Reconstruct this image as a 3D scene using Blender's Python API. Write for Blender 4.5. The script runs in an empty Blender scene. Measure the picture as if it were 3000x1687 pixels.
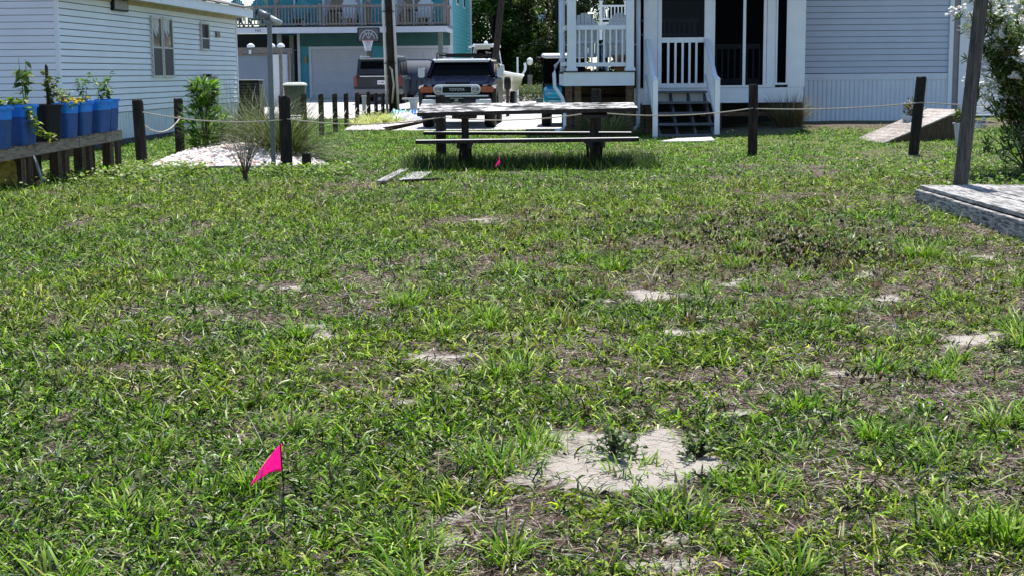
import bpy, math, random
import numpy as np
from mathutils import Matrix, Vector
random.seed(7); rng = np.random.default_rng(11)
R = math.radians
sc = bpy.context.scene; C = sc.collection

# ---------------------------------------------------------------- camera, sky, sun, exposure
SLOPE = 0.0102                      # the lot rises very gently away from the viewer
cam_d = bpy.data.cameras.new('camera'); cam = bpy.data.objects.new('camera', cam_d); C.objects.link(cam)
cam_d.sensor_width = 36; cam_d.lens = 51.6; cam_d.clip_end = 3000; cam_d.clip_start = .05
cam.matrix_world = Matrix.Translation((0, 0, 1.78)) @ Matrix.Rotation(R(90 - 8.335), 4, 'X') @ Matrix.Rotation(-0.0075, 4, 'Z')
sc.camera = cam
SUN_EL, SUN_AZ = 68, 12             # high sun from behind the houses, a little to the right
w = bpy.data.worlds.new('World'); sc.world = w; w.use_nodes = True
nt = w.node_tree; bg = nt.nodes['Background']
sky = nt.nodes.new('ShaderNodeTexSky'); sky.sky_type = 'NISHITA'; sky.sun_disc = False
sky.sun_elevation = R(SUN_EL); sky.sun_rotation = R(SUN_AZ); sky.air_density = 1.0; sky.dust_density = .25; sky.ozone_density = 3.0
nt.links.new(sky.outputs[0], bg.inputs[0]); bg.inputs[1].default_value = 0.12
sd = bpy.data.lights.new('sun', 'SUN'); sd.energy = 5.0; sd.angle = R(.55); sd.color = (1, .955, .89)
so = bpy.data.objects.new('sun', sd); C.objects.link(so)
so.rotation_euler = Vector((-math.sin(R(SUN_AZ)) * math.cos(R(SUN_EL)), -math.cos(R(SUN_AZ)) * math.cos(R(SUN_EL)), -math.sin(R(SUN_EL)))).to_track_quat('-Z', 'Y').to_euler()
sc.view_settings.view_transform = 'Standard'; sc.view_settings.look = 'None'; sc.view_settings.gamma = 1
sc.view_settings.exposure = 0.66

# ---------------------------------------------------------------- helpers
def sstep(t): t = np.clip(t, 0, 1); return t * t * (3 - 2 * t)
def gz(x, y):                       # height of the ground
    return SLOPE * np.clip(y, -20, 140) + .19 * sstep((x - 3) / 4) * sstep((y - 28.5) / 6)
def vn(x, y, s, seed):              # smooth value noise 0..1
    x = np.asarray(x, float) / s; y = np.asarray(y, float) / s
    ix = np.floor(x).astype(np.int64); iy = np.floor(y).astype(np.int64); fx = x - ix; fy = y - iy
    def hs(a, b):
        h = (a * 374761393 + b * 668265263 + seed * 974634777) & 0xffffffff
        h = ((h ^ (h >> 13)) * 1274126177) & 0xffffffff
        return ((h ^ (h >> 16)) & 0xffff) / 65535.
    u = fx * fx * (3 - 2 * fx); v = fy * fy * (3 - 2 * fy)
    return (hs(ix, iy) * (1 - u) + hs(ix + 1, iy) * u) * (1 - v) + (hs(ix, iy + 1) * (1 - u) + hs(ix + 1, iy + 1) * u) * v
def fbm(x, y, s, seed): return (vn(x, y, s, seed) + .5 * vn(x, y, s / 2.1, seed + 1) + .25 * vn(x, y, s / 4.3, seed + 2)) / 1.75

def tag(o, label=None, cat=None, group=None, kind=None):
    if label: o['label'] = label
    if cat: o['category'] = cat
    if group: o['group'] = group
    if kind: o['kind'] = kind
    return o
def thing(name, label, cat, loc=(0, 0, 0), rz=0, group=None):
    o = bpy.data.objects.new(name, None); C.objects.link(o); o.location = loc; o.rotation_euler = (0, 0, R(rz)); o.empty_display_size = .1
    return tag(o, label, cat, group)
def inst(name, me, parent=None, loc=(0, 0, 0), rot=(0, 0, 0), scale=(1, 1, 1)):
    o = bpy.data.objects.new(name, me); C.objects.link(o); o.parent = parent; o.location = loc; o.rotation_euler = rot; o.scale = scale
    return o
def copy_tree(o, parent=None):
    c = o.copy(); C.objects.link(c); c.parent = parent
    for ch in list(o.children): copy_tree(ch, c)
    return c

class MB:
    def __init__(s): s.v = []; s.f = []
    def add(s, vs, fs):
        b = len(s.v); s.v += [tuple(map(float, q)) for q in vs]; s.f += [tuple(b + i for i in q) for q in fs]; return s
    def bx(s, x0, x1, y0, y1, z0, z1):
        return s.add([(x0, y0, z0), (x1, y0, z0), (x1, y1, z0), (x0, y1, z0), (x0, y0, z1), (x1, y0, z1), (x1, y1, z1), (x0, y1, z1)],
                     [(0, 3, 2, 1), (4, 5, 6, 7), (0, 1, 5, 4), (1, 2, 6, 5), (2, 3, 7, 6), (3, 0, 4, 7)])
    def hexa(s, lo, hi):            # two quads (4 pts each), lo below hi
        return s.add(list(lo) + list(hi), [(0, 3, 2, 1), (4, 5, 6, 7), (0, 1, 5, 4), (1, 2, 6, 5), (2, 3, 7, 6), (3, 0, 4, 7)])
    def prism(s, poly, a, b, ax='x'):   # polygon in the other two axes, extruded a..b
        n = len(poly); mk = {'x': lambda p, t: (t, p[0], p[1]), 'y': lambda p, t: (p[0], t, p[1]), 'z': lambda p, t: (p[0], p[1], t)}[ax]
        vs = [mk(p, a) for p in poly] + [mk(p, b) for p in poly]
        return s.add(vs, [tuple(range(n))[::-1], tuple(range(n, 2 * n))] + [(i, (i + 1) % n, n + (i + 1) % n, n + i) for i in range(n)])
    def tube(s, pts, r, n=8, cap=True):
        pts = [Vector(p) for p in pts]; m = len(pts); rs = r if isinstance(r, (list, tuple)) else [r] * m; b = len(s.v); vs = []
        for i, p in enumerate(pts):
            d = (pts[min(i + 1, m - 1)] - pts[max(i - 1, 0)]).normalized(); u = d.cross(Vector((0, 0, 1) if abs(d.z) < .9 else (1, 0, 0))).normalized(); v = d.cross(u)
            for k in range(n):
                a = 2 * math.pi * k / n; vs.append(p + (u * math.cos(a) + v * math.sin(a)) * rs[i])
        fs = [(i * n + k, i * n + (k + 1) % n, (i + 1) * n + (k + 1) % n, (i + 1) * n + k) for i in range(m - 1) for k in range(n)]
        if cap: fs += [tuple(range(n))[::-1], tuple(range((m - 1) * n, m * n))]
        return s.add(vs, fs)
    def bar(s, p, q, w, t, up=(0, 0, 1)):   # rectangular bar between two points, w across, t along up
        p = Vector(p); q = Vector(q); d = (q - p).normalized(); u = d.cross(Vector(up)).normalized(); v = u.cross(d)
        o = [(-1, -1), (1, -1), (1, 1), (-1, 1)]
        return s.hexa([p + u * a * w / 2 + v * b * t / 2 for a, b in o], [q + u * a * w / 2 + v * b * t / 2 for a, b in o])
    def lathe(s, prof, n=16, at=(0, 0, 0)):
        m = len(prof); vs = [(at[0] + r * math.cos(2 * math.pi * k / n), at[1] + r * math.sin(2 * math.pi * k / n), at[2] + z) for r, z in prof for k in range(n)]
        fs = [(i * n + k, i * n + (k + 1) % n, (i + 1) * n + (k + 1) % n, (i + 1) * n + k) for i in range(m - 1) for k in range(n)]
        return s.add(vs, fs + [tuple(range(n))[::-1], tuple(range((m - 1) * n, m * n))])
    def loft(s, secs, cap=True):        # sections: equal-length closed loops
        n = len(secs[0]); m = len(secs); vs = [p for q in secs for p in q]
        fs = [(i * n + k, i * n + (k + 1) % n, (i + 1) * n + (k + 1) % n, (i + 1) * n + k) for i in range(m - 1) for k in range(n)]
        if cap: fs += [tuple(range(n))[::-1], tuple(range((m - 1) * n, m * n))]
        return s.add(vs, fs)
    def mesh(s, name, mat, smooth=False):
        me = bpy.data.meshes.new(name); me.from_pydata(s.v, [], s.f)
        if isinstance(mat, tuple):      # (upper faces, all other faces)
            me.materials.append(mat[0]); me.materials.append(mat[1])
            for p in me.polygons: p.material_index = 0 if p.normal.z > .7 else 1
        else: me.materials.append(mat)
        if smooth: me.shade_smooth()
        return me
    def build(s, name, mat, parent=None, smooth=False, bevel=0, loc=(0, 0, 0), rot=(0, 0, 0)):
        o = inst(name, s.mesh(name, mat, smooth), parent, loc, rot)
        if bevel:
            b = o.modifiers.new('bevel', 'BEVEL'); b.width = bevel; b.segments = 2; b.limit_method = 'ANGLE'; b.angle_limit = R(40)
        return o
def B(name, mat, parent, *d, bevel=0): return MB().bx(*d).build(name, mat, parent, bevel=bevel)

def rrect(x0, x1, z0, z1, r, n=4):
    p = []
    for cx, cz, a0 in ((x1 - r, z1 - r, 0), (x0 + r, z1 - r, 90), (x0 + r, z0 + r, 180), (x1 - r, z0 + r, 270)):
        for k in range(n + 1):
            a = R(a0 + 90 * k / n); p.append((cx + r * math.cos(a), cz + r * math.sin(a)))
    return p

def npmesh(name, V, T, mat, col=None, smooth=False):
    V = np.asarray(V, np.float32).reshape(-1, 3); T = np.asarray(T, np.int32).reshape(-1, 3)
    me = bpy.data.meshes.new(name); me.vertices.add(len(V)); me.vertices.foreach_set('co', V.ravel())
    me.loops.add(T.size); me.loops.foreach_set('vertex_index', T.ravel())
    me.polygons.add(len(T)); me.polygons.foreach_set('loop_start', np.arange(0, T.size, 3, dtype=np.int32))
    if col is not None:
        a = me.attributes.new('Col', 'FLOAT_COLOR', 'POINT'); c = np.ones((len(V), 4), np.float32); c[:, :3] = col; a.data.foreach_set('color', c.ravel())
    me.materials.append(mat); me.update(calc_edges=True)
    if smooth: me.shade_smooth()
    return me

def blades(base, az, el, L, wd, bend, col, segs=3, prof=None, roll=None):
    """strips that curve: returns verts, tris, colours. prof = width profile at the segs lower stations (tip is 0)"""
    n = len(L); base = np.asarray(base, float); prof = np.array(prof if prof is not None else [1, .95, .72, .5][:segs])
    t = (np.arange(segs) + .5) / segs; e = el[:, None] - bend[:, None] * t[None]
    st = (L / segs)[:, None]; dh = np.cumsum(np.cos(e) * st, 1); dz = np.cumsum(np.sin(e) * st, 1)
    z0 = np.zeros((n, 1)); dh = np.hstack([z0, dh]); dz = np.hstack([z0, dz])
    ctr = np.stack([base[:, 0:1] + dh * np.cos(az)[:, None], base[:, 1:2] + dh * np.sin(az)[:, None], base[:, 2:3] + dz], -1)
    rl = np.zeros(n) if roll is None else roll
    side = np.stack([-np.sin(az) * np.cos(rl), np.cos(az) * np.cos(rl), np.sin(rl)], -1)[:, None] * (wd[:, None] * prof[None] / 2)[:, :, None]
    m = 2 * segs + 1; V = np.empty((n, m, 3)); V[:, 0:2 * segs:2] = ctr[:, :segs] - side; V[:, 1:2 * segs:2] = ctr[:, :segs] + side; V[:, -1] = ctr[:, -1]
    tp = []
    for k in range(segs - 1): tp += [(2 * k, 2 * k + 1, 2 * k + 3), (2 * k, 2 * k + 3, 2 * k + 2)]
    tp.append((2 * segs - 2, 2 * segs - 1, 2 * segs))
    T = (np.arange(n) * m)[:, None, None] + np.array(tp)[None]
    return V.reshape(-1, 3), T.reshape(-1, 3), np.repeat(np.asarray(col, float), m, 0)
def joinb(parts):
    V = []; T = []; K = []; b = 0
    for v, t, c in parts: V.append(v); T.append(t + b); K.append(c); b += len(v)
    return np.vstack(V), np.vstack(T), np.vstack(K)
def pal(n, cols, wts, jit=.22, hj=.08):
    c = np.array(cols)[rng.choice(len(cols), n, p=np.array(wts) / sum(wts))]
    return np.clip(c * (1 + jit * rng.normal(size=(n, 1))) * (1 + hj * rng.normal(size=(n, 3))), .004, .9)
LEAFP = [.25, 1, .8]
def leafcloud(name, mat, parent, pts, L, W, cols, wts, el=(.2, .9), spread=1., segs=3, prof=LEAFP, azs=None, jit=.25):
    n = len(pts); az = rng.uniform(0, 2 * math.pi, n) if azs is None else azs + rng.normal(size=n) * spread
    v, t, c = blades(pts, az, rng.uniform(el[0], el[1], n), L * rng.uniform(.7, 1.3, n), W * rng.uniform(.7, 1.3, n), rng.uniform(-.1, 1.1, n), pal(n, cols, wts, jit), segs, prof, rng.normal(size=n) * .5)
    return inst(name, npmesh(name, v, t, mat, c), parent)

# ---------------------------------------------------------------- materials
MT = {}
def nodes(name):
    m = bpy.data.materials.new(name); m.use_nodes = True; n = m.node_tree; return m, n, n.nodes['Principled BSDF']
def noise(n, scale, detail=4, vec=None, rough=.6):
    t = n.nodes.new('ShaderNodeTexNoise'); t.inputs['Scale'].default_value = scale; t.inputs['Detail'].default_value = detail; t.inputs['Roughness'].default_value = rough
    if vec is not None: n.links.new(vec, t.inputs['Vector'])
    return t
def ramp(n, fac, stops):
    r = n.nodes.new('ShaderNodeValToRGB'); e = r.color_ramp.elements
    while len(e) < len(stops): e.new(.5)
    for q, (p, c) in zip(e, stops): q.position = p; q.color = (*c, 1)
    n.links.new(fac, r.inputs[0]); return r.outputs[0]
def bump(n, b, fac, s, d=.01):
    k = n.nodes.new('ShaderNodeBump'); k.inputs['Strength'].default_value = s; k.inputs['Distance'].default_value = d
    n.links.new(fac, k.inputs['Height']); n.links.new(k.outputs[0], b.inputs['Normal'])
def coords(n, scale=(1, 1, 1), world=False):
    mp = n.nodes.new('ShaderNodeMapping'); mp.inputs['Scale'].default_value = scale
    if world: g = n.nodes.new('ShaderNodeNewGeometry'); n.links.new(g.outputs['Position'], mp.inputs[0])
    else: g = n.nodes.new('ShaderNodeTexCoord'); n.links.new(g.outputs['Object'], mp.inputs[0])
    return mp.outputs[0]
def mat(name, col, rough=.6, var=.12, scale=6, bmp=0, metal=0, coat=0, dirt=None, spec=.5):
    if name in MT: return MT[name]
    m, n, b = nodes(name); c = np.array(col)
    vec = coords(n, world=True); t = noise(n, scale, 6, vec)
    if dirt is None: st = [(.3, c * (1 - var)), (.7, np.minimum(c * (1 + var), .95))]
    else: st = [(.30, np.array(dirt)), (.46, c * (1 - var)), (.75, np.minimum(c * (1 + var), .95))]
    n.links.new(ramp(n, t.outputs[0], st), b.inputs['Base Color'])
    b.inputs['Roughness'].default_value = rough; b.inputs['Metallic'].default_value = metal; b.inputs['Coat Weight'].default_value = coat; b.inputs['Specular IOR Level'].default_value = spec
    if bmp: bump(n, b, noise(n, scale * 8, 4, vec).outputs[0], bmp)
    MT[name] = m; return m
def wood(name, stops, sc_=(1, 12, 12), s=3, bmp=.5, rough=.85, world=True, blotch=0):
    if name in MT: return MT[name]
    m, n, b = nodes(name); vec = coords(n, sc_, world); t = noise(n, s, 8, vec, .7); fac = t.outputs[0]
    if blotch:
        t2 = noise(n, 1.7, 3, coords(n, (1, 1, 1), world)); mx = n.nodes.new('ShaderNodeMath'); mx.operation = 'MULTIPLY_ADD'; mx.inputs[1].default_value = blotch; n.links.new(t2.outputs[0], mx.inputs[0])
        ad = n.nodes.new('ShaderNodeMath'); ad.operation = 'SUBTRACT'; ad.inputs[1].default_value = blotch * .5; n.links.new(fac, mx.inputs[2]); n.links.new(mx.outputs[0], ad.inputs[0]); fac = ad.outputs[0]
    n.links.new(ramp(n, fac, stops), b.inputs['Base Color']); b.inputs['Roughness'].default_value = rough; b.inputs['Specular IOR Level'].default_value = .2
    if bmp: bump(n, b, fac, bmp, .012)
    MT[name] = m; return m
def leafmat(name, trans=.35, rough=.5, spec=.35, gain=1.25, tint=(1.0, 1.2, .5)):
    m, n, b = nodes(name); a = n.nodes.new('ShaderNodeAttribute'); a.attribute_name = 'Col'
    n.links.new(a.outputs['Color'], b.inputs['Base Color']); b.inputs['Roughness'].default_value = rough; b.inputs['Specular IOR Level'].default_value = spec
    tr = n.nodes.new('ShaderNodeBsdfTranslucent'); g = n.nodes.new('ShaderNodeMix'); g.data_type = 'RGBA'; g.blend_type = 'MULTIPLY'; g.inputs[0].default_value = 1
    n.links.new(a.outputs['Color'], g.inputs[6]); g.inputs[7].default_value = (tint[0] * gain, tint[1] * gain, tint[2] * gain, 1); n.links.new(g.outputs[2], tr.inputs[0])
    mx = n.nodes.new('ShaderNodeMixShader'); mx.inputs[0].default_value = trans
    n.links.new(b.outputs[0], mx.inputs[1]); n.links.new(tr.outputs[0], mx.inputs[2]); n.links.new(mx.outputs[0], n.nodes['Material Output'].inputs[0]); return m
def glass(name, col=(.01, .013, .016), rough=.06):
    m, n, b = nodes(name); b.inputs['Base Color'].default_value = (*col, 1); b.inputs['Roughness'].default_value = rough; b.inputs['Specular IOR Level'].default_value = .6; return m
def seethru(name, col, alpha, rough=.6):
    m, n, b = nodes(name); b.inputs['Base Color'].default_value = (*col, 1); b.inputs['Roughness'].default_value = rough; b.inputs['Alpha'].default_value = alpha; b.inputs['Specular IOR Level'].default_value = .5 if rough < .5 else 0; return m

LEAF = leafmat('leaf'); PETAL = leafmat('petal', .3, .6, .2, 1, (1, 1, 1)); GRASS = leafmat('grass_blade', .26, .5, .2); DRYM = leafmat('dry_stem', .2, .8, .1)
WHITE = mat('white_paint', (.76, .80, .87), .45, .05, 3, .03)
WSIDE = mat('white_aluminium_siding', (.74, .79, .88), .5, .04, 1.3, .02)
SKIRT = mat('skirting_panel', (.58, .65, .75), .5, .08, 2)
BLUESIDE = mat('blue_grey_vinyl', (.50, .56, .68), .5, .04, 2, .02)
SKIRT2 = mat('pale_blue_skirting', (.66, .72, .82), .5, .05, 3)
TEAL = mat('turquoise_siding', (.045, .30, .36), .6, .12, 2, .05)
TEALD = mat('dark_teal_beam', (.03, .12, .12), .7, .15, 2)
TRIMW = mat('house_trim', (.62, .64, .72), .5, .06, 3)
DARKP = wood('dark_post_wood', [(.3, (.008, .007, .007)), (.55, (.028, .023, .020)), (.8, (.09, .078, .068))], (14, 14, 1), 3, .7)
GREYW = wood('weathered_deck_wood', [(.30, (.015, .014, .013)), (.43, (.12, .115, .11)), (.54, (.36, .35, .335)), (.75, (.62, .60, .57))], (12, 1.2, 12), 3.2, .9, blotch=.25)
TABLEW = wood('weathered_table_wood', [(.36, (.012, .011, .011)), (.47, (.09, .088, .085)), (.53, (.34, .33, .32)), (.60, (.74, .72, .69))], (1.6, 3.0, 9), 2.6, .9, blotch=.45)
BENCHW = wood('bench_plank_wood', [(.2, (.10, .098, .095)), (.42, (.45, .44, .42)), (.7, (.72, .70, .68))], (1.2, 16, 16), 3.2, .6)
TLEG = wood('table_leg_wood', [(.3, (.010, .009, .008)), (.55, (.035, .03, .026)), (.8, (.10, .09, .08))], (14, 14, 1.2), 3, .7)
BROWNW = wood('brown_timber', [(.3, (.06, .035, .02)), (.55, (.16, .10, .06)), (.8, (.30, .22, .15))], (2, 2, 9), 4, .5)
STANDW = wood('stand_timber', [(.28, (.08, .06, .048)), (.5, (.27, .22, .175)), (.8, (.48, .42, .35))], (3, 1.5, 9), 4, .6)
STANDD = wood('stand_dark_timber', [(.28, (.02, .013, .009)), (.5, (.075, .05, .035)), (.8, (.15, .11, .08))], (12, 12, 1.2), 4, .6)
DECKW = wood('deck_rail_wood', [(.3, (.10, .09, .085)), (.5, (.22, .20, .19)), (.8, (.36, .34, .32))], (6, 6, 6), 4, .3)
STEPW = mat('step_paint', (.10, .11, .13), .7, .2, 8, .1)
DARKI = mat('interior_shade', (.007, .0075, .009), .8, .2, 3)  # near-black colour stands for the darkness in porch, crawl space and recess
METAL = mat('galvanised_steel', (.17, .185, .20), .5, .12, 9, 0, .55)
BLACKP = mat('black_plastic', (.008, .008, .009), .6, .2, 6, spec=.25)
ROOF = mat('asphalt_shingle', (.16, .15, .145), .95, .35, 25, .3)
ROPE = mat('rope', (.42, .38, .31), .9, .25, 60, .4)
CONC = mat('concrete', (.52, .50, .47), .9, .10, 1.4, .12)
GLASSD = glass('dark_glass'); GLASSC = glass('car_glass', (.0015, .0025, .003), .1); GLASSC.node_tree.nodes['Principled BSDF'].inputs['Specular IOR Level'].default_value = .05
SCREEN = seethru('insect_screen', (.004, .0045, .006), .6, 1)
LSCREEN = mat('grey_window_screen', (.055, .06, .065), .7, .1, 30)
# ================================================================= SETTING: ground and lawn
SAND = [(.46,6.36,.40,.45),(.14,6.78,.11,.17),(.06,6.0,.07,.10),(-.51,8.8,.18,.19),(-.31,7.95,.09,.13),(1.11,10.86,.14,.33),(.66,10.73,.08,.15),(1.77,11.51,.15,.26),(2.29,11.87,.08,.11),(2.63,10.5,.13,.22),(2.96,11.91,.08,.19),(3.0,9.11,.22,.12),(1.8,8.28,.1,.14),(1.27,7.45,.07,.15),(2.0,6.03,.17,.18),(-1.77,11.62,.08,.15),(.16,9.6,.05,.11),(-1.28,9.52,.14,.12),(1.08,9.57,.18,.15),(-.28,16.06,.17,.34),(-2.27,10.35,.12,.21),(3.54,13.15,.15,.34),(4.27,12.78,.13,.24),(-.28,14.52,.05,.14),(-.56,7.47,.07,.11),(-.22,5.42,.11,.08),(.62,5.2,.13,.08)]
def sandm(x, y):
    x = np.asarray(x, float); y = np.asarray(y, float); m = np.zeros(x.shape)
    wx = x + .30 * (fbm(x, y, .2, 91) - .5) * 2; wy = y + .44 * (fbm(x, y, .24, 95) - .5) * 2
    for cx, cy, rx, ry in SAND:
        m = np.maximum(m, (1.22 if rx * ry > .09 else 1.17) - np.sqrt(((wx - cx) / rx / 1.15) ** 2 + ((wy - cy) / ry / 1.15) ** 2))
    return np.clip(m * 1.9, 0, 1)
def thinm(x, y):                    # thin, thatchy places in the turf
    a = fbm(x, y, 1.15, 21); b = fbm(x, y, .30, 33)
    t = .42 * a + .58 * b + .05 * np.clip((np.asarray(x) - .3) / np.maximum(np.asarray(y) * .25, 1), -1, 1) - .06 * sstep((np.asarray(y) - 15) / 9)
    x = np.asarray(x); y = np.asarray(y)
    t = t + .055 * np.exp(-((x - 1.3) / 2.3) ** 2 - ((y - 11.5) / 3.6) ** 2) - .05 * np.exp(-((x + 1.3) / 1.1) ** 2 - ((y - 6.2) / 2.2) ** 2) + .10 * (fbm(x, y, 3.1, 61) - .5) + .3 * np.exp(-((y - 33.6 - .1 * (x - 5)) / 1.3) ** 2) * (x > 3.4)
    return sstep((t - .474) / .15)
xs = np.concatenate([[-900, -400, -150, -70, -40, -25, -18], np.arange(-13, 14, .14), [18, 25, 40, 70, 150, 400, 900]])
ys = np.concatenate([[-300, -80, -20, -5, 0, 2.5], np.arange(4, 38, .14), np.arange(39, 100, 2.5), [110, 150, 250, 500, 1200]])
GX, GY = np.meshgrid(xs, ys); GZ = gz(GX, GY) + (.035 * (fbm(GX, GY, .6, 5) - .5) + .012 * (fbm(GX, GY, .2, 6) - .5)) * sstep((40 - GY) / 4) * sstep((GY) / 3)
SM = sandm(GX, GY); GZ = GZ - .02 * sstep((GY - 35) / 4)
nx, ny = len(xs), len(ys); idx = np.arange(nx * ny).reshape(ny, nx)
Q = np.stack([idx[:-1, :-1], idx[:-1, 1:], idx[1:, 1:], idx[1:, :-1]], -1).reshape(-1, 4)
T = np.vstack([Q[:, [0, 1, 2]], Q[:, [0, 2, 3]]])
gm, gn, gb = nodes('sandy_turf_soil')
gv = coords(gn, world=True)
n1 = noise(gn, 2.2, 6, gv); n2 = noise(gn, 34, 8, gv, .8); n3 = noise(gn, 170, 3, gv)
soil = ramp(gn, n2.outputs[0], [(.36, (.012, .008, .006)), (.47, (.06, .042, .033)), (.56, (.22, .175, .145)), (.67, (.50, .45, .40))])  # brown thatch tones; darkest stops also paint shadow between the blades
far = ramp(gn, n1.outputs[0], [(.35, (.075, .10, .03)), (.65, (.15, .17, .06))])
sandc = ramp(gn, n3.outputs[0], [(.25, (.25, .215, .185)), (.5, (.45, .405, .355)), (.8, (.60, .555, .50))])
at = gn.nodes.new('ShaderNodeAttribute'); at.attribute_name = 'sand'; af = gn.nodes.new('ShaderNodeAttribute'); af.attribute_name = 'far'
def mixc(n, f, a, b):
    m = n.nodes.new('ShaderNodeMix'); m.data_type = 'RGBA'; n.links.new(f, m.inputs[0]); n.links.new(a, m.inputs[6]); n.links.new(b, m.inputs[7]); return m.outputs[2]
ed = gn.nodes.new('ShaderNodeMath'); ed.operation = 'MULTIPLY_ADD'; ed.inputs[1].default_value = 1.1; gn.links.new(n2.outputs[0], ed.inputs[0])
sb = gn.nodes.new('ShaderNodeMath'); sb.operation = 'SUBTRACT'; sb.inputs[1].default_value = .55; gn.links.new(at.outputs['Fac'], ed.inputs[2]); gn.links.new(ed.outputs[0], sb.inputs[0])
sf = gn.nodes.new('ShaderNodeMapRange'); sf.inputs[1].default_value = .25; sf.inputs[2].default_value = .75; gn.links.new(sb.outputs[0], sf.inputs[0])
gn.links.new(mixc(gn, sf.outputs[0], mixc(gn, af.outputs['Fac'], soil, far), sandc), gb.inputs['Base Color'])
gb.inputs['Roughness'].default_value = 1; gb.inputs['Specular IOR Level'].default_value = .1; bump(gn, gb, n2.outputs[0], .9, .02)
gme = npmesh('ground', np.stack([GX, GY, GZ], -1), T, gm, smooth=True)
for nm, arr in (('sand', SM), ('far', sstep((GY - 24) / 6) * (1 - .9 * np.exp(-((GY - 33.6 - .1 * (GX - 5)) / 1.4) ** 2) * (GX > 3.2)))):
    a = gme.attributes.new(nm, 'FLOAT', 'POINT'); a.data.foreach_set('value', arr.astype(np.float32).ravel())
tag(inst('ground', gme), kind='structure')
def sheet(name, poly, matl, dz=.012, step=0):
    m = MB(); m.add([(x, y, float(gz(x, y)) + dz) for x, y in poly], [tuple(range(len(poly)))]); return tag(m.build(name, matl), kind='structure')
# concrete parking pad in front and garage apron behind
sheet('parking_pad', [(-2.95, 36.7), (2.6, 36.3), (2.7, 52), (-2.2, 52), (-2.35, 41)], CONC, .006)
sheet('garage_apron', [(-16, 44.2), (-4.7, 44.0), (-4.5, 52.01), (8, 52.01), (5, 68), (-16, 68)], CONC, .010)

# ----- turf
GREENS = [(.046, .104, .006), (.100, .203, .010), (.180, .31, .016), (.28, .38, .055), (.008, .022, .002), (.42, .46, .29)]  # near-black green paints shadow between the blades into the turf
DRY = [(.40, .35, .26), (.20, .15, .105), (.075, .045, .032), (.52, .48, .41), (.028, .016, .012)]
def keep_out(x, y):
    k = (y > 36.2) & (x > -3.0) & (x < 3)
    k |= (x > 4.95) & (y < 17.75) & (y > 10)                              # timber platform
    k |= (y > 44) | ((y > 33.9) & (x > 1.2)) | (x < -8.1 + .055 * (y - 33.2) + .05) & (y > 27.8)
    k |= (x > 6.9) & (y > 33.6)
    k |= (y > 24.05) & (y < 30.4) & (x > -6.0 - .04 * (y - 24)) & (x < -3.1 - .21 * (y - 24)) # pebble bed
    k |= (y > 36.2) & (x > -4.25)                                         # gravel by the pad
    return k
def scatter(y0, y1, dens, margin=1.3):
    "n points, dens per m2 as function of y, in the wedge that can be seen"
    out = []; edges = np.linspace(y0, y1, max(2, int((y1 - y0) / .5) + 1))
    for a, b in zip(edges[:-1], edges[1:]):
        ym = (a + b) / 2; hw = .355 * b + margin; n = int(dens(ym) * (b - a) * 2 * hw); out.append(np.stack([rng.uniform(-hw, hw, n), rng.uniform(a, b, n)], -1))
    return np.vstack(out)
def turf(y0, y1, cd, segs, per):
    P = scatter(y0, y1, cd); x, y = P[:, 0], P[:, 1]
    th = thinm(x, y); sm = sandm(x, y); keep = (~keep_out(x, y)) & (rng.random(len(x)) < (1 - .66 * th) * (1 - .8 * np.exp(-((y - 33.6 - .1 * (x - 5)) / 1.15) ** 2) * (x > 3.4)) * (1 - np.clip(sm * 1.5, 0, 1) * .965))
    x, y, th = x[keep], y[keep], th[keep]; n = len(x)
    lush = fbm(x, y, 2.4, 41); lush2 = fbm(x, y, .5, 44); yel = sstep((fbm(x, y, 1.7, 47) - .45) / .2); back = sstep((y - 20) / 5)
    k = per; X = np.repeat(x, k); Y = np.repeat(y, k); N = n * k; s = (np.clip(Y, 5, 40) / 5) ** .34
    TH = np.repeat(th, k); LU = np.repeat(lush, k); L2 = np.repeat(lush2, k); YE = np.repeat(yel, k); BK = np.repeat(back, k)
    X = X + rng.normal(size=N) * .028 * s; Y = Y + rng.normal(size=N) * .028 * s
    az = np.repeat(rng.uniform(0, 2 * math.pi, n), k) + rng.normal(size=N) * 1.25
    dead = rng.random(N) < (.14 + .42 * TH - .12 * BK)
    el = np.where(dead, rng.uniform(-.05, .55, N), rng.uniform(.35, 1.3, N))
    L = rng.uniform(.03, .078, N) * (.72 + .75 * LU * (.5 + L2)) * s * np.where(rng.random(N) < .04, 1.7, 1) * (1 - .38 * BK)
    wd = rng.uniform(.0048, .0114, N) * s ** (1.0 - .45 * sstep((Y - 8) / 8)) * np.where(dead, .45, 1)
    shade_tone = np.repeat(rng.normal(size=n) * .28, k)
    c = pal(N, GREENS, [3.4, 3.8, 3.2, 1.8, 5.2, 1.1], .32, .07) * np.clip(1 + shade_tone[:, None], .25, 2)
    c = c * (1 + YE[:, None] * np.array([.30, .10, -.05])) * (1 + BK[:, None] * np.array([.02, .16, .12]))
    d = pal(N, DRY, [2.4, 2.2, 2.6, 1.3, 2.6], .2, .05); c = np.where(dead[:, None], d, c)
    base = np.stack([X, Y, gz(X, Y) + .002 + np.where(dead, rng.uniform(0, .018, N), 0) + .024 * (fbm(X, Y, .6, 5) - .5)], -1)
    return blades(base, az, el, L, wd, rng.uniform(.2, 1.9, N), np.clip(c, .004, .8), segs, [.8, 1, .75][:segs] if segs == 3 else [1, .85], rng.normal(size=N) * .75)
near = turf(4.3, 9.5, lambda y: 650 * (5 / max(y, 5)) ** 1.1, 3, 9)
mid = turf(9.5, 20, lambda y: 870 * (5 / y) ** 1.25, 2, 9)
farg = turf(20, 44.2, lambda y: 800 * (5 / y) ** 1.25, 2, 8)
v, t, c = joinb([near, mid])
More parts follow.
